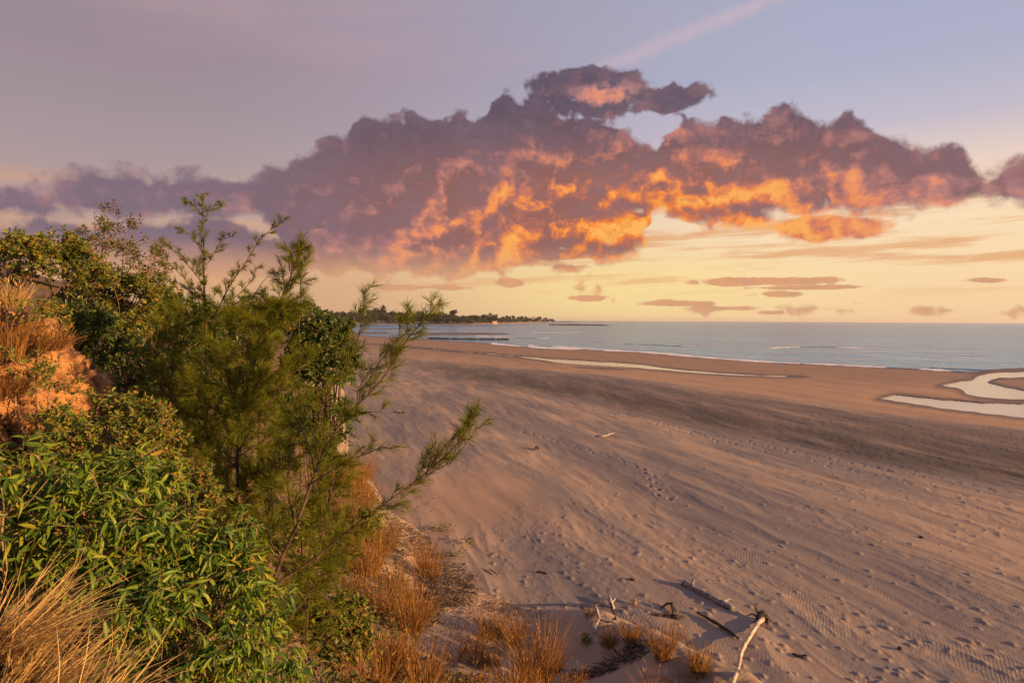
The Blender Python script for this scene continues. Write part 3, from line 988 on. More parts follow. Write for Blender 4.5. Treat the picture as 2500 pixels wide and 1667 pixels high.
# ------------------------------------------------------------------ vegetation builders
def shrub(name, label, u, v, y, ru, rv, cat='shrub', mat='leaf_small', tmpl=LEAF_SMALL, leaf=0.06, wid=0.45, clumps=26, twigs=9, per=11, single=0, group=None,
          droop=0.25, stem_r=0.012, seed=1, open_=0.55, ry=None, twig_len=0.26, base=None, upright=0.0):
    """A leafy shrub: stems from one foot, twigs in clumps, leaves along the twigs. (u, v) is the crown's centre, ru/rv its half size in photograph pixels, y its distance."""
    global RNG
    keep = RNG
    RNG = np.random.default_rng(seed)
    c = at_depth(u, v, y)
    ax = ru * y / F_PX
    az_ = rv * y / F_PX
    ay = ry or 0.5 * (ax + az_) * 1.0
    foot = np.array([c[0], c[1] + 0.1, 0.0]) if base is None else np.array([*base, 0.0])
    foot[2] = ground1(foot[0], foot[1]) - 0.05
    root = tag(empty(name, foot), label, cat, group)
    wood, fol = Geo(), Geo()
    # clump centres spread over the crown, more of them outside than inside
    d = unit(RNG.normal(size=(clumps, 3)))
    r = open_ + (1.02 - open_) * RNG.random(clumps) ** 0.6
    d[:, 2] = np.where(d[:, 2] < -0.55, -d[:, 2], d[:, 2])
    cc = c + d * r[:, None] * np.array([ax, ay, az_]) * (1 - 0.18 * RNG.random(clumps)[:, None])
    pos, dirs, nr, = [], [], []
    stems = max(3, clumps // 5)
    hubs = c + (RNG.random((stems, 3)) - 0.5) * np.array([ax, ay, az_]) * 0.9 - np.array([0, 0, az_ * 0.35])
    for h in hubs:
        wood.tube(curve_pts([foot + RNG.normal(size=3) * [0.05, 0.05, 0.0], foot * 0.45 + h * 0.55 + RNG.normal(size=3) * 0.05, h], 7), np.linspace(stem_r, stem_r * 0.6, 7), 5)
    for k in range(clumps):
        h = hubs[np.argmin(((hubs - cc[k]) ** 2).sum(1))]
        m = (h + cc[k]) / 2 + RNG.normal(size=3) * 0.04
        wood.tube(curve_pts([h, m, cc[k]], 5), np.linspace(stem_r * 0.55, stem_r * 0.28, 5), 4, cap=False)
        out = unit(cc[k] - c) * 0.8 + np.array([0, 0, 0.45 + upright])
        for t in range(twigs):
            td = unit(out * 0.75 + RNG.normal(size=3) * 0.75 + np.array([0, 0, upright]))
            L = twig_len * RNG.uniform(0.5, 1.15)
            p0 = cc[k] + RNG.normal(size=3) * 0.04
            mid = p0 + td * L * 0.55
            end = p0 + td * L + np.array([0, 0, -droop * L * 0.35])
            q = curve_pts([p0, mid, end], 5)
            wood.tube(q, np.linspace(stem_r * 0.28, stem_r * 0.12, 5), 3, cap=False)
            s = 0.18 + 0.84 * (np.arange(per) + RNG.random(per)) / per
            lp = p0 + (mid - p0) * np.minimum(s * 1.8, 1)[:, None] + (end - mid) * np.clip((s - 0.55) / 0.45, 0, 1)[:, None]
            tdir = unit(end - p0)
            a1 = unit(np.cross(tdir, [0.2, 0.1, 1.0]))
            a2 = np.cross(tdir, a1)
            an = np.arange(per) * 2.4 + RNG.random() * 6.28
            ld = tdir * 0.62 + (np.cos(an)[:, None] * a1 + np.sin(an)[:, None] * a2) * 0.95 + np.array([0, 0, -droop * 0.8]) + RNG.normal(size=(per, 3)) * 0.22
            pos.append(lp)
            dirs.append(ld)
            nr.append(np.array([0.35, -0.25, 0.8]) + RNG.normal(size=(per, 3)) * 0.75)
    pos, dirs, nr = np.concatenate(pos), unit(np.concatenate(dirs)), np.concatenate(nr)
    L = leaf * RNG.uniform(0.45, 1.25, len(pos))
    W = L * wid * RNG.uniform(0.85, 1.15, len(pos))
    wo = wood
    wo.v = [q - foot for q in wo.v]
    link('stems', wo.mesh('stems', M['bark' if mat == 'leaf_dark' else 'twig']), root)
    rest = np.ones(len(pos), bool)
    if single:
        # the leaves that show largest (outermost, towards the open side) are leaves of their own
        score = (pos - c) @ unit(CAM - c) + 0.35 * (pos[:, 2] - c[2]) + RNG.normal(size=len(pos)) * 0.05
        pick = np.argsort(-score)[:single]
        rest[pick] = False
        shared = []
        for t in LEAF_BIG:
            tv = t[0] * np.array([1.0, wid, 1.0])
            shared.append(build_mesh('leaf', tv, t[1], M[mat], True))
        for q, i in enumerate(pick):
            x = dirs[i]
            s = unit(np.cross(nr[i], x))
            n = np.cross(x, s)
            o = link('leaf', shared[q % len(shared)], root)
            mat4 = Matrix(((x[0], s[0], n[0], pos[i, 0] - foot[0]), (x[1], s[1], n[1], pos[i, 1] - foot[1]), (x[2], s[2], n[2], pos[i, 2] - foot[2]), (0, 0, 0, 1)))
            o.matrix_local = mat4 @ Matrix.Scale(L[i], 4)
    if rest.any():
        groups = LEAF_BIG if tmpl is None else [tmpl]
        idx = np.nonzero(rest)[0]
        for q, t in enumerate(groups):
            ii = idx[q::len(groups)]
            fol.leaves(t, pos[ii] - foot, dirs[ii], nr[ii], L[ii], W[ii])
        o = link('foliage', fol.mesh('foliage', M[mat], tmpl is None), root)
        o['kind'] = 'stuff'
    RNG = keep
    return root


def casuarina(label, trunk, y0, y1, limbs=(), seed=1, auto=0, reach=1.0, dens=1.0, needle=0.15, r0=0.035, span=(0.15, 0.97), lift=0.55, shoot=0.26, thin=0.0033, sub=2):
    """A she-oak: trunk and limbs through photograph pixels at distances y0..y1, feathery needles on every shoot."""
    global RNG
    keep = RNG
    RNG = np.random.default_rng(seed)

    def line(px, ya, yb, n):
        px = np.asarray(px, float)
        yy = np.linspace(ya, yb, len(px)) + RNG.normal(size=len(px)) * 0.04
        return curve_pts(at_depth(px[:, 0], px[:, 1], yy), n)
    tr = line(trunk, y0, y1, 40)
    foot = tr[0].copy()
    gz = ground1(foot[0], foot[1]) - 0.08
    if foot[2] > gz:
        foot = np.array([foot[0] - 0.06, foot[1] - 0.05, gz])
        tr = np.vstack([curve_pts([foot, foot * 0.4 + tr[0] * 0.6 + [-0.02, 0, 0], tr[0]], 8)[:-1], tr])
    root = tag(empty('casuarina_tree', foot), label, 'tree')
    g = Geo()
    g.tube(tr - foot, np.linspace(r0, 0.005, len(tr)), 7, 0.04)
    trunk_obj = link('trunk', g.mesh('trunk', M['bark'], True), root)
    mains = [(tr[len(tr) // 4:], 0.35)]
    for (px, ya, yb, r) in limbs:
        ln = line(px, ya, yb, 24)
        g = Geo()
        g.tube(ln - foot, np.linspace(r, 0.003, len(ln)), 6, 0.04)
        link('limb', g.mesh('limb', M['bark'], True), trunk_obj)
        mains.append((ln, 0.12))
    wood, fol = Geo(), Geo()
    if auto:
        for k in range(auto):
            t = span[0] + (span[1] - span[0]) * (k + RNG.random()) / auto
            i = min(int(t * (len(tr) - 1)), len(tr) - 2)
            tan = unit(tr[i + 1] - tr[i])
            an = k * 2.4 + RNG.normal() * 0.5
            side = np.array([math.cos(an), math.sin(an), 0])
            L = reach * ((1 - t) ** 0.7 * 0.95 + 0.12) * RNG.uniform(0.65, 1.1)
            d1 = unit(side + np.array([0, 0, lift]) + tan * 0.25)
            e = tr[i] + d1 * L
            m = tr[i] + unit(side + tan * 0.3) * L * 0.5 + np.array([0, 0, L * lift * 0.30])
            ln = curve_pts([tr[i], m, e], 12)
            wood.tube(ln - foot, np.linspace(r0 * 0.38 * (1 - t * 0.5), 0.003, 12), 4, cap=False)
            mains.append((ln, 0.15))
    npos, ndir, nlen = [], [], []

    def needles(q, d, L, wsp):
        n = max(3, int(L / 0.0040 * dens * wsp))
        s = RNG.random(n) ** 0.85
        tan = unit(q[-1] - q[0])
        p = np.stack([np.interp(s, np.linspace(0, 1, len(q)), q[:, j]) for j in range(3)], -1)
        a1 = unit(np.cross(tan, [0.3, 0.2, 1]))
        a2 = np.cross(tan, a1)
        an = RNG.random(n) * 6.283
        dd = tan * RNG.uniform(0.7, 1.3, n)[:, None] + (np.cos(an)[:, None] * a1 + np.sin(an)[:, None] * a2) * RNG.uniform(0.35, 0.8, n)[:, None] + np.array([0, 0, -0.12])
        npos.append(p)
        ndir.append(dd)
        nlen.append(needle * RNG.uniform(0.55, 1.15, n) * (1 - 0.30 * s))

    for ln, start in mains:
        seg = np.r_[0, np.cumsum(np.linalg.norm(np.diff(ln, axis=0), axis=1))]
        tot = seg[-1]
        k = max(4, int(tot / 0.075 * dens))
        for s in np.linspace(start, 0.985, k):
            s = min(s + RNG.normal() * 0.015, 0.99)
            p = np.array([np.interp(s * tot, seg, ln[:, j]) for j in range(3)])
            i = min(np.searchsorted(seg, s * tot), len(ln) - 1)
            tan = unit(ln[i] - ln[max(i - 1, 0)])
            rnd = RNG.normal(size=3)
            per = unit(rnd - tan * (rnd @ tan))
            L = shoot * (0.55 + 0.75 * (1 - s)) * RNG.uniform(0.55, 1.25)
            d1 = unit(tan * 0.95 + per * 0.75 + np.array([0, 0, 0.22]))
            e = p + d1 * L
            q = curve_pts([p, p + d1 * L * 0.5 + per * L * 0.06, e + np.array([0, 0, 0.05 * L])], 5)
            wood.tube(q - foot, np.linspace(0.0038, 0.0014, 5), 3, cap=False)
            needles(q, d1, L, 1.0)
            for _ in range(sub):
                s2 = RNG.uniform(0.2, 0.75)
                p2 = q[0] + (q[-1] - q[0]) * s2
                r3 = RNG.normal(size=3)
                d2 = unit(d1 + unit(r3 - d1 * (r3 @ d1)) * 0.8)
                L2 = L * 0.55 * RNG.uniform(0.6, 1.2)
                q2 = np.stack([p2, p2 + d2 * L2 * 0.5, p2 + d2 * L2])
                wood.tube(q2 - foot, [0.0022, 0.0016, 0.001], 3, cap=False)
                needles(q2, d2, L2, 1.0)
        needles(ln[-4:], unit(ln[-1] - ln[-4]), float(np.linalg.norm(ln[-1] - ln[-4])), 1.2)
    o = link('twigs', wood.mesh('twigs', M['bark']), root)
    o['kind'] = 'stuff'
    npos, ndir, nlen = np.concatenate(npos), np.concatenate(ndir), np.concatenate(nlen)
    fol.leaves(NEEDLE, npos - foot, ndir, RNG.normal(size=ndir.shape), nlen, np.full(len(nlen), thin))
    o = link('needles', fol.mesh('needles', M['needle']), root)
    o['kind'] = 'stuff'
    print(label, 'needles', len(nlen))
    RNG = keep
    return root


def tussock(label, u, v, h_px, w_px, n, mat='grass_dry', z=None, y=None, lean=(0.0, 0.0), seed=1, group=None, width=0.006, name='grass_tussock', seed_heads=0.5, curl=0.30, cat='grass'):
    """A clump of dry grass whose foot stands on the ground under photograph pixel (u, v)."""
    global RNG
    keep = RNG
    RNG = np.random.default_rng(seed)
    if y is None:
        yy = 14.0
        for _ in range(30):     # walk down the pixel's ray to the ground
            p = at_depth(u, v, yy)
            gz = ground1(p[0], p[1]) if z is None else z
            if z is None:
                gz = max(gz, 0.0)
            d = rays(u, v)
            yn = (gz - CAM[2]) / d[2] * d[1]
            yy = 0.5 * yy + 0.5 * float(yn)
        p = at_depth(u, v, yy)
    else:
        p = at_depth(u, v, y)
        yy = y
    h = h_px * yy / F_PX
    w = w_px * yy / F_PX * 0.5
    foot = np.array(p)
    root = tag(empty(name, foot), label, cat, group)
    g = Geo()
    a = RNG.random(n) * 6.283
    r = w * 0.55 * RNG.random(n) ** 0.6
    b = np.stack([np.cos(a) * r, np.sin(a) * r, np.full(n, -0.03)], -1)
    out = np.stack([np.cos(a), np.sin(a), np.zeros(n)], -1) * (0.10 + 0.42 * RNG.random(n)[:, None]) + np.array([lean[0], lean[1], 0])
    d = unit(out + np.array([0, 0, 1.0]) + RNG.normal(size=(n, 3)) * 0.09)
    L = h * RNG.uniform(0.45, 1.08, n)
    side = np.cross(d, [0, 0, 1.0])
    nrm = unit(np.cross(side, d)) + RNG.normal(size=(n, 3)) * 1.0
    tm = (BLADE[0] * np.array([1, 1, curl / 0.40]), BLADE[1])
    g.leaves(tm, b, d, nrm, L, np.full(n, width))
    o = link('blades', g.mesh('blades', M[mat]), root)
    o['kind'] = 'stuff'
    m = int(n * seed_heads * 0.35)
    if m:
        hd = Geo()
        i = RNG.choice(n, m, replace=False)
        tip = b[i] + d[i] * (L[i] * 0.98)[:, None]
        hd.leaves(LEAF_SMALL, tip - d[i] * 0.02, d[i] + RNG.normal(size=(m, 3)) * 0.35, RNG.normal(size=(m, 3)), RNG.uniform(0.05, 0.11, m), np.full(m, width * 2.2))
        q = link('seed_heads', hd.mesh('seed_heads', M[mat]), root)
        q['kind'] = 'stuff'
    # a dark tangle of old stalks at the foot
    t = Geo()
    m = max(12, n // 5)
    a = RNG.random(m) * 6.283
    d2 = unit(np.stack([np.cos(a), np.sin(a), RNG.uniform(-0.1, 0.7, m)], -1))
    t.leaves(BLADE, np.stack([np.cos(a) * w * 0.2, np.sin(a) * w * 0.2, np.full(m, 0.01)], -1), d2, np.array([0, 0, 1.0]) + RNG.normal(size=(m, 3)) * 0.3, RNG.uniform(0.3, 0.9, m) * max(w, 0.12), np.full(m, width * 1.2))
    q = link('old_stalks', t.mesh('old_stalks', M['twig']), root)
    q['kind'] = 'stuff'
    RNG = keep
    return root


# ------------------------------------------------------------------ shrubs on the bluff
BIG = dict(mat='leaf_big', tmpl=None, leaf=0.098, wid=0.22, single=300, droop=0.95, twig_len=0.24, stem_r=0.010)
shrub('leafy_shrub', 'bright shrub with drooping narrow leaves below the small-leaved bush', 265, 1275, 4.7, 205, 150, clumps=44, twigs=8, per=9, seed=3, **BIG)
shrub('leafy_shrub', 'sunlit yellow-green shrub of narrow leaves at the foot of the dark casuarina stem', 500, 1530, 4.5, 170, 200, clumps=46, twigs=8, per=9, seed=4, **BIG)
shrub('leafy_shrub', 'dark green narrow-leaved shrub against the orange cliff foot', 55, 1260, 4.3, 120, 150, clumps=22, twigs=6, per=8, seed=5, **BIG)
shrub('leafy_shrub', 'shaded narrow-leaved shrub rising behind the pale straw grass', 270, 1480, 4.3, 190, 130, clumps=38, twigs=8, per=9, seed=6, **BIG)
shrub('leafy_shrub', 'slim leafy shoot standing in front of the casuarina trunk fork', 590, 1370, 4.8, 50, 90, clumps=9, twigs=5, per=8, seed=7, upright=0.5, **{**BIG, 'single': 150})
shrub('leafy_shrub', 'low narrow-leaved shrub at the lower rim of the slope', 660, 1665, 4.9, 90, 60, clumps=12, twigs=6, per=8, seed=8, **{**BIG, 'single': 150})

SM = dict(mat='leaf_small', tmpl=LEAF_OVAL, droop=0.2)
shrub('small_leaved_shrub', 'dense small-leaved bush with yellow and red leaves below the orange cliff', 270, 1110, 6.4, 190, 140, leaf=0.052, wid=0.5, clumps=60, twigs=10, per=13, seed=11, twig_len=0.18, **SM)
shrub('small_leaved_shrub', 'small-leaved bush tucked between drooping shrub and casuarina', 440, 1285, 6.0, 100, 130, leaf=0.045, wid=0.5, clumps=34, twigs=9, per=12, seed=12, twig_len=0.16, **SM)
shrub('small_leaved_shrub', 'sparse creeper of yellow leaves over the orange cliff face', 60, 925, 7.1, 120, 45, leaf=0.05, wid=0.55, clumps=9, twigs=6, per=9, seed=13, twig_len=0.2, ry=0.2, **SM)
shrub('small_leaved_shrub', 'leafy vine trailing over the shoulder of the orange cliff', 110, 800, 8.0, 75, 60, leaf=0.055, wid=0.55, clumps=9, twigs=6, per=9, seed=14, twig_len=0.2, ry=0.25, **SM)
shrub('small_leaved_shrub', 'rounded green bush on the bluff top above the dry grass', 90, 668, 11.0, 150, 85, leaf=0.075, wid=0.55, clumps=60, twigs=9, per=12, seed=15, twig_len=0.25, **SM)
shrub('small_leaved_shrub', 'green bush on the bluff top beneath the airy sapling', 330, 770, 12.0, 110, 120, leaf=0.075, wid=0.5, clumps=54, twigs=9, per=12, seed=16, twig_len=0.26, **SM)
shrub('brown_shrub', 'brownish dull bush between the bluff bushes and the cliff shoulder', 235, 745, 12.5, 100, 90, mat='leaf_dull', tmpl=LEAF_SMALL, leaf=0.07, wid=0.45, clumps=44, twigs=9, per=11, seed=17, twig_len=0.28)
shrub('dark_shrub', 'dark shaded bush in the hollow behind the orange cliff', 290, 930, 11.0, 110, 130, mat='leaf_dark', tmpl=LEAF_OVAL, leaf=0.075, wid=0.5, clumps=50, twigs=9, per=12, seed=18, twig_len=0.26)
shrub('dark_shrub', 'dark green bush with sprigs just behind the cliff shoulder', 190, 830, 10.5, 75, 80, mat='leaf_dark', tmpl=LEAF_OVAL, leaf=0.08, wid=0.5, clumps=30, twigs=8, per=11, seed=19, twig_len=0.24)
shrub('dark_shrub', 'dense glossy dark bush beside the beach, right of the casuarinas'.replace(', right of the casuarinas', ' past the casuarinas'), 790, 885, 15.0, 88, 110, mat='leaf_dark', tmpl=LEAF_OVAL, leaf=0.10, wid=0.55, clumps=80, twigs=10, per=12, seed=20, twig_len=0.32, stem_r=0.03)
shrub('dark_shrub', 'leafy crown overtopping the glossy dark bush by the beach', 735, 800, 21.0, 70, 55, mat='leaf_dark', tmpl=LEAF_OVAL, leaf=0.13, wid=0.52, clumps=40, twigs=8, per=10, seed=21, twig_len=0.4, stem_r=0.03)
shrub('small_leaved_shrub', 'green bush half hidden behind the feathery casuarina tops', 640, 790, 17.0, 90, 55, leaf=0.10, wid=0.5, clumps=40, twigs=8, per=11, seed=22, twig_len=0.34, **SM)
shrub('sapling', 'airy sapling with sparse leaves standing above the bluff bushes', 275, 600, 12.3, 55, 85, cat='sapling', mat='leaf_dull', tmpl=LEAF_SMALL, leaf=0.085, wid=0.36, clumps=24, twigs=5, per=7, seed=23, twig_len=0.22, open_=0.3, upright=0.8, droop=0.0)
shrub('sapling', 'thin wispy sapling leaning beside the airy sapling', 205, 610, 12.0, 30, 50, cat='sapling', mat='leaf_dull', tmpl=LEAF_SMALL, leaf=0.075, wid=0.36, clumps=7, twigs=4, per=6, seed=24, twig_len=0.2, open_=0.3, upright=0.8, droop=0.0)
shrub('sapling', 'bare looking sapling with tiny leaves next to the tall casuarina spire', 370, 660, 12.0, 50, 65, cat='sapling', mat='leaf_dull', tmpl=LEAF_SMALL, leaf=0.07, wid=0.36, clumps=16, twigs=5, per=7, seed=25, twig_len=0.24, open_=0.3, upright=0.5)
shrub('vine_mat', 'mat of round-leaved vine at the foot of the slope beside orange grass', 800, 1560, 9.0, 120, 95, mat='leaf_small', tmpl=LEAF_OVAL, leaf=0.065, wid=0.62, clumps=60, twigs=8, per=9, seed=26, twig_len=0.2, ry=0.5)
shrub('vine_mat', 'small green vine patch among tall orange grass tufts', 890, 1290, 17.0, 38, 34, mat='leaf_small', tmpl=LEAF_OVAL, leaf=0.09, wid=0.6, clumps=22, twigs=7, per=8, seed=27, twig_len=0.25)
shrub('vine_mat', 'yellow-green vine climbing the slope under the long casuarina branch', 720, 1330, 10.5, 80, 80, mat='leaf_small', tmpl=LEAF_OVAL, leaf=0.06, wid=0.6, clumps=40, twigs=7, per=9, seed=28, twig_len=0.22)
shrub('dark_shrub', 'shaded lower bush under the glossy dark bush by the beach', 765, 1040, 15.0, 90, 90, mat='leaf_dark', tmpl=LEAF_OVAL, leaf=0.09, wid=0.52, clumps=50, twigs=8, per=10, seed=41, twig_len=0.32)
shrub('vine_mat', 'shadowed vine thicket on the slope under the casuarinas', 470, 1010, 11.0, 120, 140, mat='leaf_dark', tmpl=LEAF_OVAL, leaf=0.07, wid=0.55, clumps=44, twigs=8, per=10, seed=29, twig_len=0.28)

shrub('dark_shrub', 'deep green bush closing the gap behind the tall casuarina spire', 440, 800, 14.5, 95, 85, mat='leaf_dark', tmpl=LEAF_OVAL, leaf=0.09, wid=0.5, clumps=50, twigs=9, per=11, seed=42, twig_len=0.3)
shrub('dark_shrub', 'deep green bush behind the bushy casuarina in the middle', 555, 850, 15.5, 95, 85, mat='leaf_dark', tmpl=LEAF_OVAL, leaf=0.09, wid=0.5, clumps=50, twigs=9, per=11, seed=43, twig_len=0.3)
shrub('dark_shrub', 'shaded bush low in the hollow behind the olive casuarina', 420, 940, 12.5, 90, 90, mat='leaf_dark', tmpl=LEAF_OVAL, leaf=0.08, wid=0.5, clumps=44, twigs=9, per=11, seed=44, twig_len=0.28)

# ------------------------------------------------------------------ casuarinas
casuarina('young casuarina with two long dark limbs reaching out over the beach',
          [(632, 1485), (665, 1420), (700, 1335), (728, 1272), (765, 1165), (800, 1085), (850, 1012), (930, 930), (990, 835), (1040, 775), (1078, 732)], 6.2, 6.6,
          [([(668, 1428), (700, 1408), (760, 1368), (880, 1272), (1000, 1185), (1080, 1120), (1130, 1065), (1160, 1012)], 6.25, 6.3, 0.016),
           ([(1040, 1158), (1090, 1085), (1130, 1040), (1150, 1010)], 6.3, 6.2, 0.007),
           ([(1000, 1185), (1060, 1150), (1110, 1118), (1165, 1045)], 6.3, 6.5, 0.007),
           ([(690, 1360), (664, 1330), (655, 1275), (668, 1170), (690, 1090)], 6.3, 6.6, 0.010),
           ([(722, 1285), (704, 1200), (706, 1130), (730, 1040), (735, 960)], 6.3, 6.8, 0.011),
           ([(780, 1125), (770, 1050), (800, 960), (850, 880), (880, 800), (893, 706)], 6.35, 6.7, 0.012),
           ([(870, 990), (880, 940), (930, 880), (985, 800), (1000, 760)], 6.5, 6.4, 0.006),
           ([(760, 1180), (840, 1130), (900, 1105), (935, 1090)], 6.3, 6.1, 0.008),
           ([(835, 1030), (880, 1010), (910, 1005), (928, 1005)], 6.4, 6.3, 0.005),
           ([(770, 1160), (750, 1080), (720, 1020), (680, 960)], 6.4, 6.9, 0.008)],
          seed=31, dens=0.85, r0=0.022, shoot=0.22, needle=0.145, sub=2)
casuarina('bushy feathery casuarina in the middle with a leaning spire',
          [(600, 1440), (592, 1300), (581, 1190), (582, 1080), (598, 985), (620, 890), (655, 800), (700, 700), (742, 590)], 7.7, 8.3,
          [([(590, 1020), (560, 940), (545, 860), (560, 760)], 7.8, 8.2, 0.012), ([(583, 1100), (640, 1010), (700, 930), (760, 870)], 7.8, 7.5, 0.012),
           ([(583, 1150), (520, 1080), (470, 1000), (440, 900)], 7.8, 8.0, 0.012), ([(586, 1230), (640, 1180), (720, 1120), (780, 1080)], 7.7, 7.4, 0.010),
           ([(584, 1200), (520, 1190), (460, 1130), (410, 1090)], 7.7, 7.5, 0.010)],
          seed=32, auto=30, reach=1.15, dens=1.15, needle=0.15, r0=0.028, span=(0.22, 0.97), shoot=0.26, thin=0.0034)
casuarina('tall casuarina with an open pointed spire against the clouds',
          [(508, 1100), (506, 950), (503, 800), (498, 690), (497, 590), (494, 478)], 9.3, 9.6,
          [([(515, 790), (560, 700), (600, 640), (640, 580), (696, 535)], 9.4, 9.5, 0.010), ([(500, 700), (460, 650), (400, 590)], 9.5, 9.4, 0.006), ([(500, 740), (450, 680), (380, 610)], 9.4, 9.2, 0.007),
           ([(498, 620), (470, 580), (440, 555)], 9.5, 9.6, 0.004), ([(503, 650), (540, 590), (570, 575)], 9.5, 9.3, 0.004), ([(500, 530), (470, 500), (455, 485)], 9.5, 9.6, 0.003),
           ([(500, 535), (520, 505), (532, 492)], 9.5, 9.6, 0.003), ([(510, 800), (560, 740), (610, 690), (625, 655)], 9.4, 9.2, 0.006)],
          seed=33, auto=16, reach=0.85, dens=0.85, needle=0.10, r0=0.026, span=(0.1, 0.62), shoot=0.15, thin=0.0050, sub=2)
casuarina('olive casuarina filling the hollow beside the dark bush',
          [(432, 1240), (428, 1100), (420, 960), (425, 850), (440, 745)], 8.6, 8.9, (), seed=34, auto=26, reach=0.85, dens=1.0, needle=0.14, r0=0.022, span=(0.05, 0.97), shoot=0.25, thin=0.0034)
casuarina('low casuarina spreading over the slope above the vine mat',
          [(690, 1560), (720, 1490), (760, 1440), (810, 1380), (850, 1330)], 7.2, 7.4, (), seed=35, auto=14, reach=0.7, dens=0.9, needle=0.14, r0=0.016, span=(0.05, 0.97), shoot=0.24, thin=0.0034)
casuarina('feathery casuarina between the tall spire and the glossy bush',
          [(630, 1150), (635, 1000), (640, 900), (650, 820), (668, 740)], 9.2, 9.6, (), seed=36, auto=22, reach=0.62, dens=1.0, needle=0.14, r0=0.02, span=(0.05, 0.97), shoot=0.25, thin=0.0036)
casuarina('low casuarina thicket among the grass under the long branch',
          [(760, 1420), (770, 1350), (790, 1270), (815, 1190), (830, 1130)], 8.2, 8.6, (), seed=37, auto=18, reach=0.75, dens=1.0, needle=0.14, r0=0.016, span=(0.02, 0.97), shoot=0.24, thin=0.0034)
casuarina('dark casuarina thicket behind the trunk fork',
          [(560, 1430), (570, 1330), (600, 1240), (640, 1150)], 7.6, 8.0, (), seed=38, auto=18, reach=0.7, dens=1.0, needle=0.14, r0=0.016, span=(0.02, 0.97), shoot=0.24, thin=0.0034)
# bare arching twig ends
for k, (px, lab) in enumerate((([(735, 690), (725, 640), (735, 590), (760, 560), (800, 550)], 'bare arching twig above the leaning spire'),
                               ([(600, 770), (625, 715), (650, 680), (690, 660)], 'bare bent twig beside the tall open spire'))):
    p = curve_pts(at_depth(np.array([q[0] for q in px], float), np.array([q[1] for q in px], float), np.linspace(8.6, 8.5, len(px))), 16)
    lo = np.vstack([[p[0][0], p[0][1], ground1(p[0][0], p[0][1])], p[0] - [0.03, 0, 0.9]])
    g = Geo()
    g.tube(curve_pts(np.vstack([lo, p]), 30) - lo[0], np.linspace(0.008, 0.0016, 30), 4)
    tag(link('dry_twig', g.mesh('dry_twig', M['bark']), None, lo[0]), lab, 'twig')

# ------------------------------------------------------------------ grasses
tussock('pale straw grass flopping over by the shaded narrow-leaved shrub', 30, 1700, 260, 240, 240, 'grass_straw', y=3.0, lean=(0.75, 0.25), seed=51, width=0.006, name='straw_grass', seed_heads=0.0, curl=0.5)
tussock('long straw grass bending forward under the leafy shrubs', 160, 1780, 260, 220, 180, 'grass_straw', y=2.9, lean=(0.8, 0.15), seed=52, width=0.006, name='straw_grass', seed_heads=0.0, curl=0.6)
tussock('lowest straw grass tuft with stalks lying flat', -40, 1600, 300, 200, 300, 'grass_straw', y=3.1, lean=(0.95, 0.1), seed=53, width=0.006, name='straw_grass', seed_heads=0.0, curl=0.5)
tussock('dry golden grass crowning the orange cliff', 20, 870, 120, 150, 420, 'grass_dry', y=7.6, seed=54, width=0.006, name='dry_grass')
tussock('dry brown grass hanging over the cliff shoulder', 120, 850, 70, 110, 300, 'grass_dry', y=7.7, lean=(0.4, 0), seed=55, width=0.006, name='dry_grass', curl=0.6)
tussock('rusty dry grass across the upper cliff face', 20, 960, 95, 130, 320, 'grass_dry', y=7.1, lean=(0.25, -0.2), seed=56, width=0.006, name='dry_grass', curl=0.5)
tussock('pale tuft of dry grass between bluff-top bush and cliff vine', 25, 750, 75, 90, 320, 'grass_straw', y=9.5, seed=57, width=0.007, name='dry_grass')

TUFTS = [  # u, v of the foot, height, width (pixels), blades, label
    (890, 1410, 150, 120, 420, 'thick rusty grass tuft at the toe of the slope below the vine patch'),
    (850, 1330, 90, 100, 260, 'grass tuft half hidden under the long casuarina branch'),
    (940, 1340, 85, 90, 220, 'orange grass tuft bordering the dark litter beds'),
    (1035, 1400, 125, 46, 170, 'narrow upright orange grass tuft between two dark litter beds'),
    (965, 1440, 80, 90, 200, 'low orange grass tuft below the upper litter bed'),
    (920, 1500, 120, 100, 300, 'dense orange grass tuft above the vine mat edge'),
    (1000, 1545, 130, 110, 320, 'loose orange grass tuft below the broad litter bed'),
    (945, 1640, 120, 110, 320, 'bright golden grass tuft beside the vine mat'),
    (1030, 1690, 150, 120, 340, 'bushy golden grass tuft on the lower sand slope'),
    (905, 1720, 150, 110, 300, 'golden grass tuft under the vine mat'),
    (1200, 1555, 85, 100, 260, 'brown grass tuft on the rim of the sandy hollow'),
    (1255, 1570, 95, 60, 180, 'slim brown grass tuft next to the rim tuft'),
    (1170, 1625, 60, 90, 220, 'dark low grass tuft in the sandy hollow'),
    (1310, 1665, 180, 130, 460, 'largest rusty grass tuft standing in the sandy hollow'),
    (1395, 1690, 70, 90, 220, 'dark spreading grass tuft behind the largest tuft'),
    (1240, 1720, 120, 90, 260, 'rusty grass tuft below the largest tuft'),
    (1485, 1572, 50, 70, 160, 'short grass tuft below the forked pale driftwood'),
    (1540, 1562, 55, 70, 180, 'short dark grass tuft along the sand ridge'),
    (1618, 1605, 110, 60, 200, 'tall feathery grass tuft on the sand ridge below the root tangle'),
    (1655, 1570, 45, 60, 140, 'wispy grass tuft on the sand ridge'),
    (1705, 1640, 75, 70, 220, 'dark grass tuft at the outer end of the sand ridge'),
    (1600, 1730, 110, 70, 130, 'thin golden stalks in the shaded sand hollow'),
    (1440, 1505, 28, 34, 90, 'tiny green-gold tuft touching the forked pale driftwood'),
    (880, 1215, 70, 90, 240, 'pale pinkish grass tuft far down the slope toe'),
    (840, 1260, 60, 80, 200, 'faded grass tuft on the slope under the feathery limbs'),
    (1550, 1495, 50, 12, 24, 'few dry stalks beside the bright stump'),
]
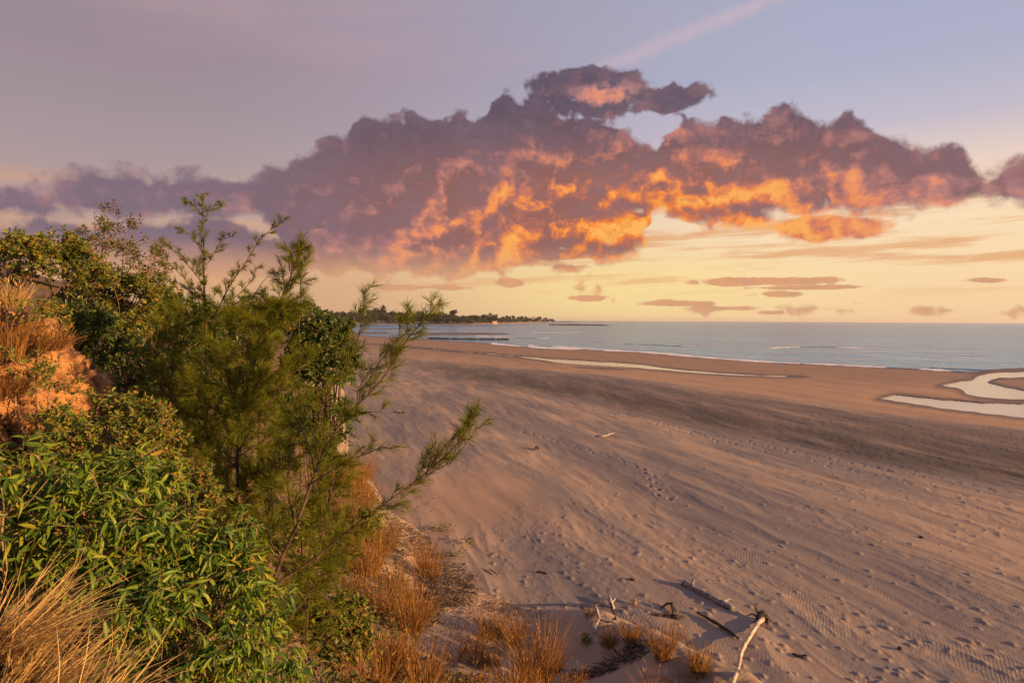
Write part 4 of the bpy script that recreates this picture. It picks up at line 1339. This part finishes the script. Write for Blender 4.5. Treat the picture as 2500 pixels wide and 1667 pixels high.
for k, (u, v, h, w, n, lab) in enumerate(TUFTS):
    tussock(lab, u, v, h, w, n, 'grass_dry', seed=100 + k, width=0.0085)


# the tufts between them stand so close that only their place tells them apart
rg = np.random.default_rng(9)
for k in range(38):
    if k < 20:
        u, v = rg.uniform(840, 1075), rg.uniform(1290, 1720)
        if u > 960 and v < 1480 and rg.random() < 0.6:
            u -= 90
    elif k < 28:
        u, v = rg.uniform(1090, 1420), rg.uniform(1560, 1720)
    else:
        u, v = rg.uniform(815, 905), rg.uniform(1120, 1290)
    tussock('dry orange grass tuft crowded among others along the foot of the slope', u, v, rg.uniform(50, 110), rg.uniform(50, 95), int(rg.uniform(70, 150)), 'grass_dry', seed=300 + k, width=0.009,
            group='crowded orange grass tufts along the foot of the slope')


def ray_ground(u, v, zmin=0.0):
    yy = 14.0
    for _ in range(40):
        p = at_depth(u, v, yy)
        gz = max(ground1(p[0], p[1]), zmin if zmin is not None else -9)
        d = rays(u, v)
        yy = 0.5 * yy + 0.5 * float((gz - CAM[2]) / d[2] * d[1])
    return at_depth(u, v, yy)


def sand_point(u, v):
    """Where a pixel meets the sand, bluff foot or open beach, whichever is higher."""
    zz, *_ = beach_z(np.array([float(u)]), np.array([float(v)]))
    return ray_ground(u, v, float(zz[0]))


# ------------------------------------------------------------------ litter beds and creepers
def litter(label, u, v, ru, rv, n, mats, seed, hgt=0.12):
    global RNG
    keep = RNG
    RNG = np.random.default_rng(seed)
    c = sand_point(u, v)
    edge = [sand_point(u + ru, v), sand_point(u, v - rv), sand_point(u, v + rv)]
    ax = abs(edge[0][0] - c[0])
    ay = abs(edge[1][1] - edge[2][1]) / 2
    root = tag(empty('litter_bed', c), label, 'litter')
    g, g2 = Geo(), Geo()
    for k in range(n):
        a, r = RNG.random() * 6.283, RNG.random() ** 0.5
        x, y = c[0] + math.cos(a) * r * ax, c[1] + math.sin(a) * r * ay
        z = max(ground1(x, y), 0.0)
        d = unit(np.array([RNG.normal(), RNG.normal(), RNG.normal() * 0.35]))
        L = RNG.uniform(0.12, 0.42)
        p0 = np.array([x, y, z + 0.02 + hgt * RNG.random() ** 2 * (1 - r * r * 0.8)])
        q = np.stack([p0 - d * L / 2, p0 + RNG.normal(size=3) * 0.03, p0 + d * L / 2]) - c
        (g if k % 4 else g2).tube(q, RNG.uniform(0.004, 0.010) * np.array([1, 0.9, 0.5]), 3, cap=False)
    o = link('dark_twigs', g.mesh('dark_twigs', M[mats[0]]), root)
    o['kind'] = 'stuff'
    o = link('pale_twigs', g2.mesh('pale_twigs', M[mats[1]]), root)
    o['kind'] = 'stuff'
    RNG = keep


litter('dark bed of dead twigs and weed above the narrow tuft', 985, 1315, 85, 40, 700, ('drift_dark', 'twig'), 61, 0.07)
litter('broad dark heap of dead brush at the edge of the sand', 1095, 1425, 75, 55, 900, ('drift_dark', 'twig'), 62, 0.28)
litter('dark leaf litter between the orange tufts below the brush heap', 1010, 1490, 70, 50, 500, ('drift_dark', 'twig'), 67, 0.05)
litter('thin scatter of twigs on the sand past the brush heap', 1170, 1430, 110, 60, 260, ('twig', 'drift_dark'), 63, 0.02)
litter('scatter of dry sticks in the sandy hollow', 1180, 1520, 180, 60, 260, ('twig', 'drift_dark'), 64, 0.02)
litter('scatter of bark scraps between slope grass and smooth sand', 960, 1235, 110, 30, 260, ('drift_dark', 'twig'), 65, 0.03)
litter('dark crust of weed along the shaded sand hollow', 1500, 1620, 150, 22, 300, ('drift_dark', 'twig'), 66, 0.02)


def creeper(label, u, v, ru, rv, n, seed):
    global RNG
    keep = RNG
    RNG = np.random.default_rng(seed)
    c = sand_point(u, v)
    ax = abs(sand_point(u + ru, v)[0] - c[0])
    ay = abs(sand_point(u, v - rv)[1] - c[1])
    root = tag(empty('beach_creeper', c), label, 'creeper', None)
    g, w = Geo(), Geo()
    pos = np.stack([RNG.normal(size=n) * ax * 0.5, RNG.normal(size=n) * ay * 0.5, 0.04 + RNG.random(n) * 0.14], -1)
    a = RNG.random(n) * 6.283
    d = np.stack([np.cos(a), np.sin(a), RNG.uniform(-0.1, 0.8, n)], -1)
    g.leaves(LEAF_OVAL, pos, d, np.array([0, 0, 1.0]) + RNG.normal(size=(n, 3)) * 0.4, RNG.uniform(0.05, 0.1, n), RNG.uniform(0.05, 0.08, n))
    o = link('leaves', g.mesh('leaves', M['leaf_small']), root)
    o['kind'] = 'stuff'
    for k in range(6):
        e = np.array([RNG.normal() * ax, RNG.normal() * ay, 0.02])
        w.tube(curve_pts([[0, 0, 0.02], e * 0.5 + [0, 0, 0.05], e], 8), 0.006, 4)
    link('runners', w.mesh('runners', M['twig']), root)
    RNG = keep


creeper('green creeper along the far rim of the upper litter bed', 1078, 1296, 42, 9, 90, 71)
creeper('small round creeper alone on the bare sand', 1143, 1326, 20, 7, 50, 72)
creeper('creeper spilling over the top of the brush heap', 1092, 1362, 38, 9, 90, 73)
creeper('creeper leaves beside the narrow orange tuft', 1055, 1390, 26, 8, 40, 74)
creeper('lone green seedling in the shaded sandy hollow', 1430, 1570, 16, 9, 40, 75)

# ------------------------------------------------------------------ driftwood
def wood_path(px, lifts):
    pts = np.array([sand_point(u, v) for u, v in px])
    pts[:, 2] += np.asarray(lifts)
    return pts


def driftwood(label, parts, mat, name='driftwood'):
    """parts: list of (part name, pixel path, lifts, radii, material or None)."""
    foot = wood_path(parts[0][1][:1], [0.0])[0]
    root = tag(empty(name, foot), label, 'driftwood')
    for (pn, px, lifts, rads, mt) in parts:
        p = wood_path(px, lifts)
        n = 6 * len(p)
        q = curve_pts(p, n)
        q = q + np.stack([fbm(np.linspace(0, 5, n), np.full(n, float(px[0][0])), 2, j) for j in range(3)], -1) * 0.012
        r = np.interp(np.linspace(0, 1, n), np.linspace(0, 1, len(rads)), rads)
        g = Geo()
        g.tube(q - foot, r * (1 + 0.16 * fbm(np.linspace(0, 2.5 * len(p), n), np.full(n, float(px[0][1])), 3, 5)), 10, 0.07)
        link(pn, g.mesh(pn, M[mt or mat], True), root)
    return root


driftwood('straight grey weathered log lying across the sand', [('trunk', [(1668, 1433), (1700, 1449), (1740, 1471), (1787, 1497)], [0.11] * 4, [0.078, 0.072, 0.076, 0.064], None),
                                                              ('branch_stub', [(1690, 1444), (1694, 1436)], [0.18, 0.26], [0.035, 0.025], None), ('branch_stub', [(1765, 1485), (1782, 1478), (1793, 1482)], [0.16, 0.16, 0.10], [0.03, 0.02, 0.012], None)], 'drift_grey')
driftwood('long pale bent trunk with dark roots rising from the sand', [('trunk', [(1862, 1520), (1848, 1540), (1822, 1590), (1808, 1630), (1803, 1668), (1792, 1705), (1780, 1745)], [0.09, 0.14, 0.20, 0.26, 0.30, 0.32, 0.32], [0.062, 0.044, 0.038, 0.036, 0.035, 0.033, 0.03], None),
                                                                      ('root_ball', [(1850, 1520), (1862, 1516), (1874, 1520)], [0.05, 0.16, 0.05], [0.07, 0.10, 0.05], 'drift_dark'),
                                                                      ('root', [(1858, 1522), (1848, 1515), (1842, 1510)], [0.10, 0.22, 0.34], [0.03, 0.02, 0.01], 'drift_dark'), ('root', [(1856, 1520), (1838, 1514), (1824, 1514)], [0.08, 0.15, 0.10], [0.03, 0.02, 0.008], 'drift_dark'),
                                                                      ('root', [(1866, 1520), (1876, 1524), (1872, 1534)], [0.10, 0.10, 0.02], [0.03, 0.025, 0.01], 'drift_dark'), ('root', [(1850, 1520), (1800, 1514), (1762, 1512)], [0.05, 0.03, 0.02], [0.02, 0.013, 0.006], 'drift')], 'drift')
driftwood('thin black stick half buried in rippled sand', [('stick', [(1702, 1504), (1740, 1526), (1775, 1548), (1803, 1568)], [0.10] * 4, [0.02, 0.035, 0.036, 0.016], None)], 'drift_dark')
driftwood('forked bleached branch on the rim of the hollow', [('branch', [(1376, 1476), (1400, 1481), (1432, 1484), (1452, 1492), (1460, 1512), (1463, 1522)], [0.04, 0.06, 0.09, 0.11, 0.10, 0.09], [0.014, 0.02, 0.024, 0.032, 0.034, 0.034], None),
                                                            ('fork', [(1463, 1520), (1455, 1535), (1450, 1548)], [0.09, 0.07, 0.04], [0.03, 0.024, 0.03], None), ('fork', [(1463, 1520), (1480, 1524), (1498, 1526), (1515, 1538)], [0.09, 0.07, 0.07, 0.03], [0.028, 0.022, 0.02, 0.009], None),
                                                            ('knot', [(1450, 1490), (1466, 1486), (1472, 1489)], [0.12, 0.13, 0.08], [0.035, 0.03, 0.015], 'drift_dark')], 'drift')
driftwood('bright broken stump with an orange cut end', [('stump', [(1488, 1470), (1492, 1480), (1497, 1488)], [0.15, 0.11, 0.04], [0.03, 0.036, 0.04], None), ('prong', [(1494, 1480), (1503, 1475)], [0.11, 0.14], [0.02, 0.01], None),
                                                       ('leg', [(1491, 1485), (1498, 1502), (1504, 1514)], [0.12, 0.06, 0.02], [0.03, 0.024, 0.015], 'drift_dark')], 'drift')
driftwood('short bleached peg standing in the sand', [('peg', [(1552, 1483), (1551, 1480)], [-0.02, 0.20], [0.035, 0.02], None), ('spur', [(1552, 1483), (1545, 1478)], [0.08, 0.12], [0.02, 0.012], None)], 'drift')
driftwood('slanting thin grey stick beside the feathery tuft', [('stick', [(1600, 1505), (1590, 1490), (1580, 1478)], [0.02, 0.14, 0.26], [0.014, 0.012, 0.008], None)], 'drift_grey')
driftwood('tangle of dark roots half sunk in sand', [('root', [(1612, 1490), (1628, 1484), (1640, 1488), (1650, 1500)], [0.05, 0.11, 0.12, 0.09], [0.02, 0.026, 0.03, 0.026], None), ('root', [(1580, 1500), (1605, 1508), (1630, 1506), (1655, 1510)], [0.02, 0.05, 0.08, 0.05], [0.015, 0.03, 0.04, 0.03], None),
                                                   ('root', [(1640, 1512), (1655, 1514), (1672, 1510)], [0.07, 0.08, 0.04], [0.05, 0.05, 0.02], None), ('root', [(1640, 1490), (1645, 1508)], [0.2, 0.02], [0.03, 0.03], None), ('cut_face', [(1655, 1512), (1664, 1512)], [0.06, 0.06], [0.03, 0.03], 'drift')], 'drift_dark')
driftwood('small pale stick between the log and the root tangle', [('stick', [(1658, 1480), (1668, 1476), (1676, 1479)], [0.03, 0.05, 0.02], [0.014, 0.02, 0.012], None)], 'drift')
driftwood('black charred chunk alone above the log shadow', [('chunk', [(1531, 1420), (1542, 1420), (1554, 1424)], [0.04, 0.06, 0.02], [0.03, 0.05, 0.025], None)], 'drift_dark')
driftwood('dark flat scrap below the charred chunk', [('chunk', [(1535, 1434), (1550, 1438)], [0.02, 0.01], [0.03, 0.015], None)], 'drift_dark')
driftwood('brown stick on smooth sand past the brush heap', [('stick', [(1195, 1390), (1206, 1398), (1216, 1405)], [0.03, 0.03, 0.02], [0.018, 0.022, 0.012], None)], 'twig')
driftwood('dark short stick on rippled sand by the brush heap', [('stick', [(1308, 1398), (1322, 1400), (1338, 1403)], [0.03, 0.05, 0.02], [0.02, 0.028, 0.015], None)], 'drift_dark')
driftwood('little dark twig further along the rippled sand', [('stick', [(1412, 1399), (1425, 1404)], [0.03, 0.02], [0.02, 0.012], None)], 'drift_dark')
driftwood('dark knob of wood with a long shadow on the open beach', [('knob', [(1304, 1100), (1310, 1097), (1316, 1097)], [0.05, 0.12, 0.06], [0.03, 0.09, 0.06], None)], 'drift_dark')
driftwood('white bare branch lying far out on the beach', [('stick', [(1458, 1066), (1475, 1067), (1490, 1064), (1500, 1062)], [0.06, 0.08, 0.12, 0.14], [0.03, 0.04, 0.03, 0.015], None)], 'drift')
driftwood('buried branch end poking from the sand streaks', [('stick', [(1935, 1598), (1950, 1606), (1962, 1612)], [0.02, 0.05, 0.08], [0.02, 0.03, 0.018], None)], 'drift_dark')


# dark stones on the sand
def stone(label, u, v, r, seed, group=None):
    rng = np.random.default_rng(seed)
    c = sand_point(u, v)
    th, ph = np.meshgrid(np.linspace(0, np.pi, 9), np.linspace(0, 2 * np.pi, 13), indexing='ij')
    n = np.stack([np.sin(th) * np.cos(ph), np.sin(th) * np.sin(ph), np.cos(th) * 0.65], -1)
    k = 1 + 0.25 * fbm(n[..., 0] * 2 + seed, n[..., 1] * 2 + n[..., 2], 2, seed)
    k[:, -1] = k[:, 0]
    tag(link('stone', build_mesh('stone', (n * k[..., None] * r).reshape(-1, 3), grid_faces(9, 13), M['rock'], True), None, c + [0, 0, r * 0.3]), label, 'stone', group)


for k, (u, v) in enumerate(((966, 1007), (975, 1009), (985, 1008))):
    stone('black stone in a row of three on the open sand', u, v, 0.13, 200 + k, 'row of three black stones')
stone('dark stone on the rippled sand beyond the log', 2250, 1313, 0.07, 210)
stone('small pale-edged pebble casting a streak near the pale trunk', 2197, 1583, 0.05, 211)
stone('dark pebble at the head of a long sand shadow', 1966, 1604, 0.06, 212)

# ------------------------------------------------------------------ reef, walker, headland
def ridge_rocks(label, ctrl, n, size, seed, name='rock_reef'):
    rng = np.random.default_rng(seed)
    uv = curve_pts(ctrl, n)
    g = Geo()
    base = on_level(uv[:, 0], uv[:, 1], np.full(n, SEA + 0.05))
    c0 = base[n // 2]
    for k in range(n):
        th, ph = np.meshgrid(np.linspace(0, np.pi, 6), np.linspace(0, 2 * np.pi, 8), indexing='ij')
        q = np.stack([np.sin(th) * np.cos(ph) * 1.6, np.sin(th) * np.sin(ph), np.cos(th) * 0.7], -1) * size * rng.uniform(0.5, 1.25)
        q *= (1 + 0.3 * rng.random(q.shape[:2]))[..., None]
        g.add((q + base[k] - c0 + [rng.normal() * size, rng.normal() * size, 0.1]).reshape(-1, 3), grid_faces(6, 8))
    root = link(name, g.mesh(name, M['rock']), None, c0)
    root['kind'] = 'stuff'
    tag(root, label, 'reef')


ridge_rocks('low dark line of reef rocks at the water edge', [(1048, 826.5), (1100, 828.0), (1160, 829.0), (1240, 829.5)], 70, 0.55, 1)
ridge_rocks('far black reef spit off the headland tip', [(1260, 788.3), (1330, 786.6), (1400, 786.6)], 60, 2.4, 2)
ridge_rocks('outer thin reef spit lying in the water', [(1340, 793.0), (1400, 793.4), (1480, 795)], 60, 1.6, 3)

# a walker by the reef, seen from far off
p = on_level(np.array(1042.0), np.array(828.5), np.array(-1.05))
g = Geo()
g.tube([(0, 0, 0.0), (0.02, 0, 0.45), (0.05, 0, 0.9)], [0.055, 0.06, 0.09], 8)
g.tube([(0.30, 0, 0.0), (0.20, 0, 0.45), (0.10, 0, 0.9)], [0.055, 0.06, 0.09], 8)
g.tube([(0.08, 0, 0.85), (0.08, 0, 1.15), (0.08, 0, 1.40), (0.08, 0, 1.50)], [0.15, 0.14, 0.18, 0.06], 10)
g.tube([(0.08, 0.2, 1.38), (0.14, 0.24, 1.1), (0.24, 0.22, 0.85)], [0.05, 0.045, 0.035], 6)
g.tube([(0.08, -0.2, 1.38), (0.02, -0.24, 1.1), (-0.06, -0.22, 0.86)], [0.05, 0.045, 0.035], 6)
g.tube([(0.08, 0, 1.48), (0.09, 0, 1.56), (0.10, 0, 1.66), (0.09, 0, 1.75)], [0.06, 0.095, 0.10, 0.04], 10)
cloth = simple_noise_mat('dark_clothes', (0.03, 0.03, 0.04), (0.07, 0.06, 0.06), 5.0)
tag(link('person', g.mesh('person', cloth, True), None, p), 'tiny walker in dark clothes by the end of the reef', 'person')

# headland: low land with a wood along it
HB = [(640, 900.0), (700, 1000), (800, 1100), (900, 1120), (1000, 1130), (1100, 1090), (1150, 1110), (1200, 1250), (1250, 1500), (1300, 1950), (1340, 2400), (1357, 2650)]


def head_pos(u, back):
    r = curve1(u, HB) + back
    d = rays(u, horizon_v(u))
    d = d[:2] / np.linalg.norm(d[:2])
    return d * r


hu = np.linspace(560, 1362, 120)
rows = []
for back, z in ((-14, SEA - 0.4), (0, SEA + 0.5), (14, SEA + 1.8), (60, 1.6), (160, 2.5), (420, 2.5)):
    for u in hu:
        k = 1 - sstep(u, 1335, 1362)
        x, y = head_pos(u, back)
        rows.append((x, y, (z - SEA + 0.3) * k + SEA - 0.3 + (0.5 * perlin(x / 30, y / 30) if back > 0 else 0)))
M['headland'] = simple_noise_mat('headland_ground', (0.16, 0.12, 0.10), (0.33, 0.25, 0.19), 0.03, 0.95, 0.1, 0.2)
tag(link('headland', build_mesh('headland', np.array(rows), grid_faces(6, 120), M['headland'], True)), 'low headland across the bay', None, None, 'structure')


def far_tree(seed, h, w):
    """One far tree: short trunk with limbs, crown of small leaf clumps."""
    rng = np.random.default_rng(seed)
    t, c = Geo(), Geo()
    t.tube(curve_pts([(0, 0, -1), (0.2, 0, h * 0.25), (0.1, 0.2, h * 0.6)], 6), np.linspace(0.35, 0.15, 6), 5)
    for k in range(4):
        a = rng.random() * 6.28
        t.tube([(0.1, 0, h * 0.3), (math.cos(a) * w * 0.4, math.sin(a) * w * 0.4, h * 0.62)], [0.16, 0.06], 4)
    n = 520
    lobes = np.stack([rng.normal(size=9) * w * 0.28, rng.normal(size=9) * w * 0.28, h * rng.uniform(0.30, 0.82, 9)], -1)
    i = rng.integers(0, 9, n)
    d = unit(rng.normal(size=(n, 3)))
    pos = lobes[i] + d * np.array([w * 0.26, w * 0.26, h * 0.16]) * rng.random(n)[:, None] ** 0.4
    c.leaves(LEAF_OVAL, pos, rng.normal(size=(n, 3)), d + [0, 0, 0.5], np.full(n, 2.1), np.full(n, 2.0), rng.random(n))
    return t.mesh('trunk', M['bark']), c.mesh('crown', M['far_tree'])


protos = [far_tree(300 + k, h, w) for k, (h, w) in enumerate(((22, 15), (19, 17), (24, 14), (17, 12), (20, 11), (15, 14)))]
rng = np.random.default_rng(77)
for k in range(200):
    u = 600 + 752 * ((k + rng.random()) / 200)
    row = k % 3
    back = (10, 26, 50)[row] + rng.random() * 10
    x, y = head_pos(u, back)
    s = (0.70, 0.86, 1.02)[row] * rng.uniform(0.75, 1.15) * (1.15 - 0.25 * sstep(u, 900, 1250))
    root = tag(empty('headland_tree', (x, y, 0.2 if row else -0.2)), 'dark tree in the wood along the far headland', 'tree', 'trees along the far headland')
    tm, cm = protos[rng.integers(0, 6)]
    for nm, mesh in (('trunk', tm), ('crown', cm)):
        o = link(nm, mesh, root)
    root.scale = (s * rng.uniform(0.9, 1.3), s, s * rng.uniform(0.85, 1.15))
    root.rotation_euler = (0, 0, rng.random() * 6.28)

# small building catching the sun on the headland shore
x, y = head_pos(1208, -2)
bl = tag(empty('beach_house', (x, y, 0.0)), 'small sunlit building on the headland shore', 'building')
wallm = simple_noise_mat('house_wall', (0.62, 0.50, 0.38), (0.72, 0.60, 0.46), 0.5)
roofm = simple_noise_mat('house_roof', (0.40, 0.30, 0.24), (0.48, 0.36, 0.28), 0.5)
glassm = finish(material('house_window'), bsdf((0.03, 0.035, 0.04), 0.15, 0.5))


def box(name, c, s, mat, parent):
    v = np.array([[i, j, k] for i in (-.5, .5) for j in (-.5, .5) for k in (-.5, .5)]) * s + c
    f = np.array([[0, 1, 3, 2], [4, 6, 7, 5], [0, 4, 5, 1], [2, 3, 7, 6], [0, 2, 6, 4], [1, 5, 7, 3]])
    return link(name, build_mesh(name, v, f, mat), parent)


box('wall', (0, 0, 1.2), (9, 5, 4.2), wallm, bl)
v = np.array([(-5, -3, 3.3), (5, -3, 3.3), (5, 3, 3.3), (-5, 3, 3.3), (-5, 0, 5.0), (5, 0, 5.0)])
rf = link('roof', build_mesh('roof', v, [np.array([[0, 1, 5, 4], [2, 3, 4, 5], [0, 3, 2, 1]]), np.array([[0, 4, 3], [1, 2, 5]])], roofm), bl)
for k in range(3):
    wn = box('window', (-3 + 3 * k, -2.52, 1.6), (1.5, 0.1, 1.5), roofm, bl)
    box('pane', (-3 + 3 * k, -2.56, 1.6), (1.3, 0.08, 1.3), glassm, wn)

# ------------------------------------------------------------------ undergrowth that covers the slope (nobody could count it)
def undergrowth():
    g, tw = Geo(), Geo()
    n = 42000
    x = RNG.uniform(-10.5, 0.5, n)
    y = RNG.uniform(2.0, 27.0, n)
    z = ground(x, y)
    m = (z > np.where(y > 14, 0.55, 1.1)) & (fbm(x / 1.3, y / 1.3, 3, 15) > -0.2)
    x, y, z = x[m], y[m], z[m]
    k = len(x)
    pos = np.stack([x, y, z + 0.04 + 0.35 * RNG.random(k) ** 1.5], -1)
    a = RNG.random(k) * 6.283
    d = np.stack([np.cos(a), np.sin(a), RNG.uniform(-0.3, 0.9, k)], -1)
    g.leaves(LEAF_OVAL, pos, d, np.array([0.3, -0.3, 1.0]) + RNG.normal(size=(k, 3)) * 0.5, RNG.uniform(0.05, 0.12, k), RNG.uniform(0.025, 0.055, k))
    o = tag(link('undergrowth', g.mesh('undergrowth', M['leaf_dull'])), 'low dull undergrowth covering the slope of the bluff', 'undergrowth', None, 'stuff')


undergrowth()

# ------------------------------------------------------------------ the air over the bay
m = material('haze')
pv = S.node('ShaderNodeVolumePrincipled')
pv.inputs['Color'].default_value = (0.86, 0.86, 0.90, 1.0)
pv.inputs['Density'].default_value = 0.00006
pv.inputs['Anisotropy'].default_value = 0.2
S.tree.links.new(pv.outputs[0], S.node('ShaderNodeOutputMaterial').inputs['Volume'])
hz = box('haze', (0, 0, 20.0), (36000.0, 36000.0, 50.0), m, None)
tag(hz, 'thin even haze over the whole bay', 'haze', None, 'stuff')
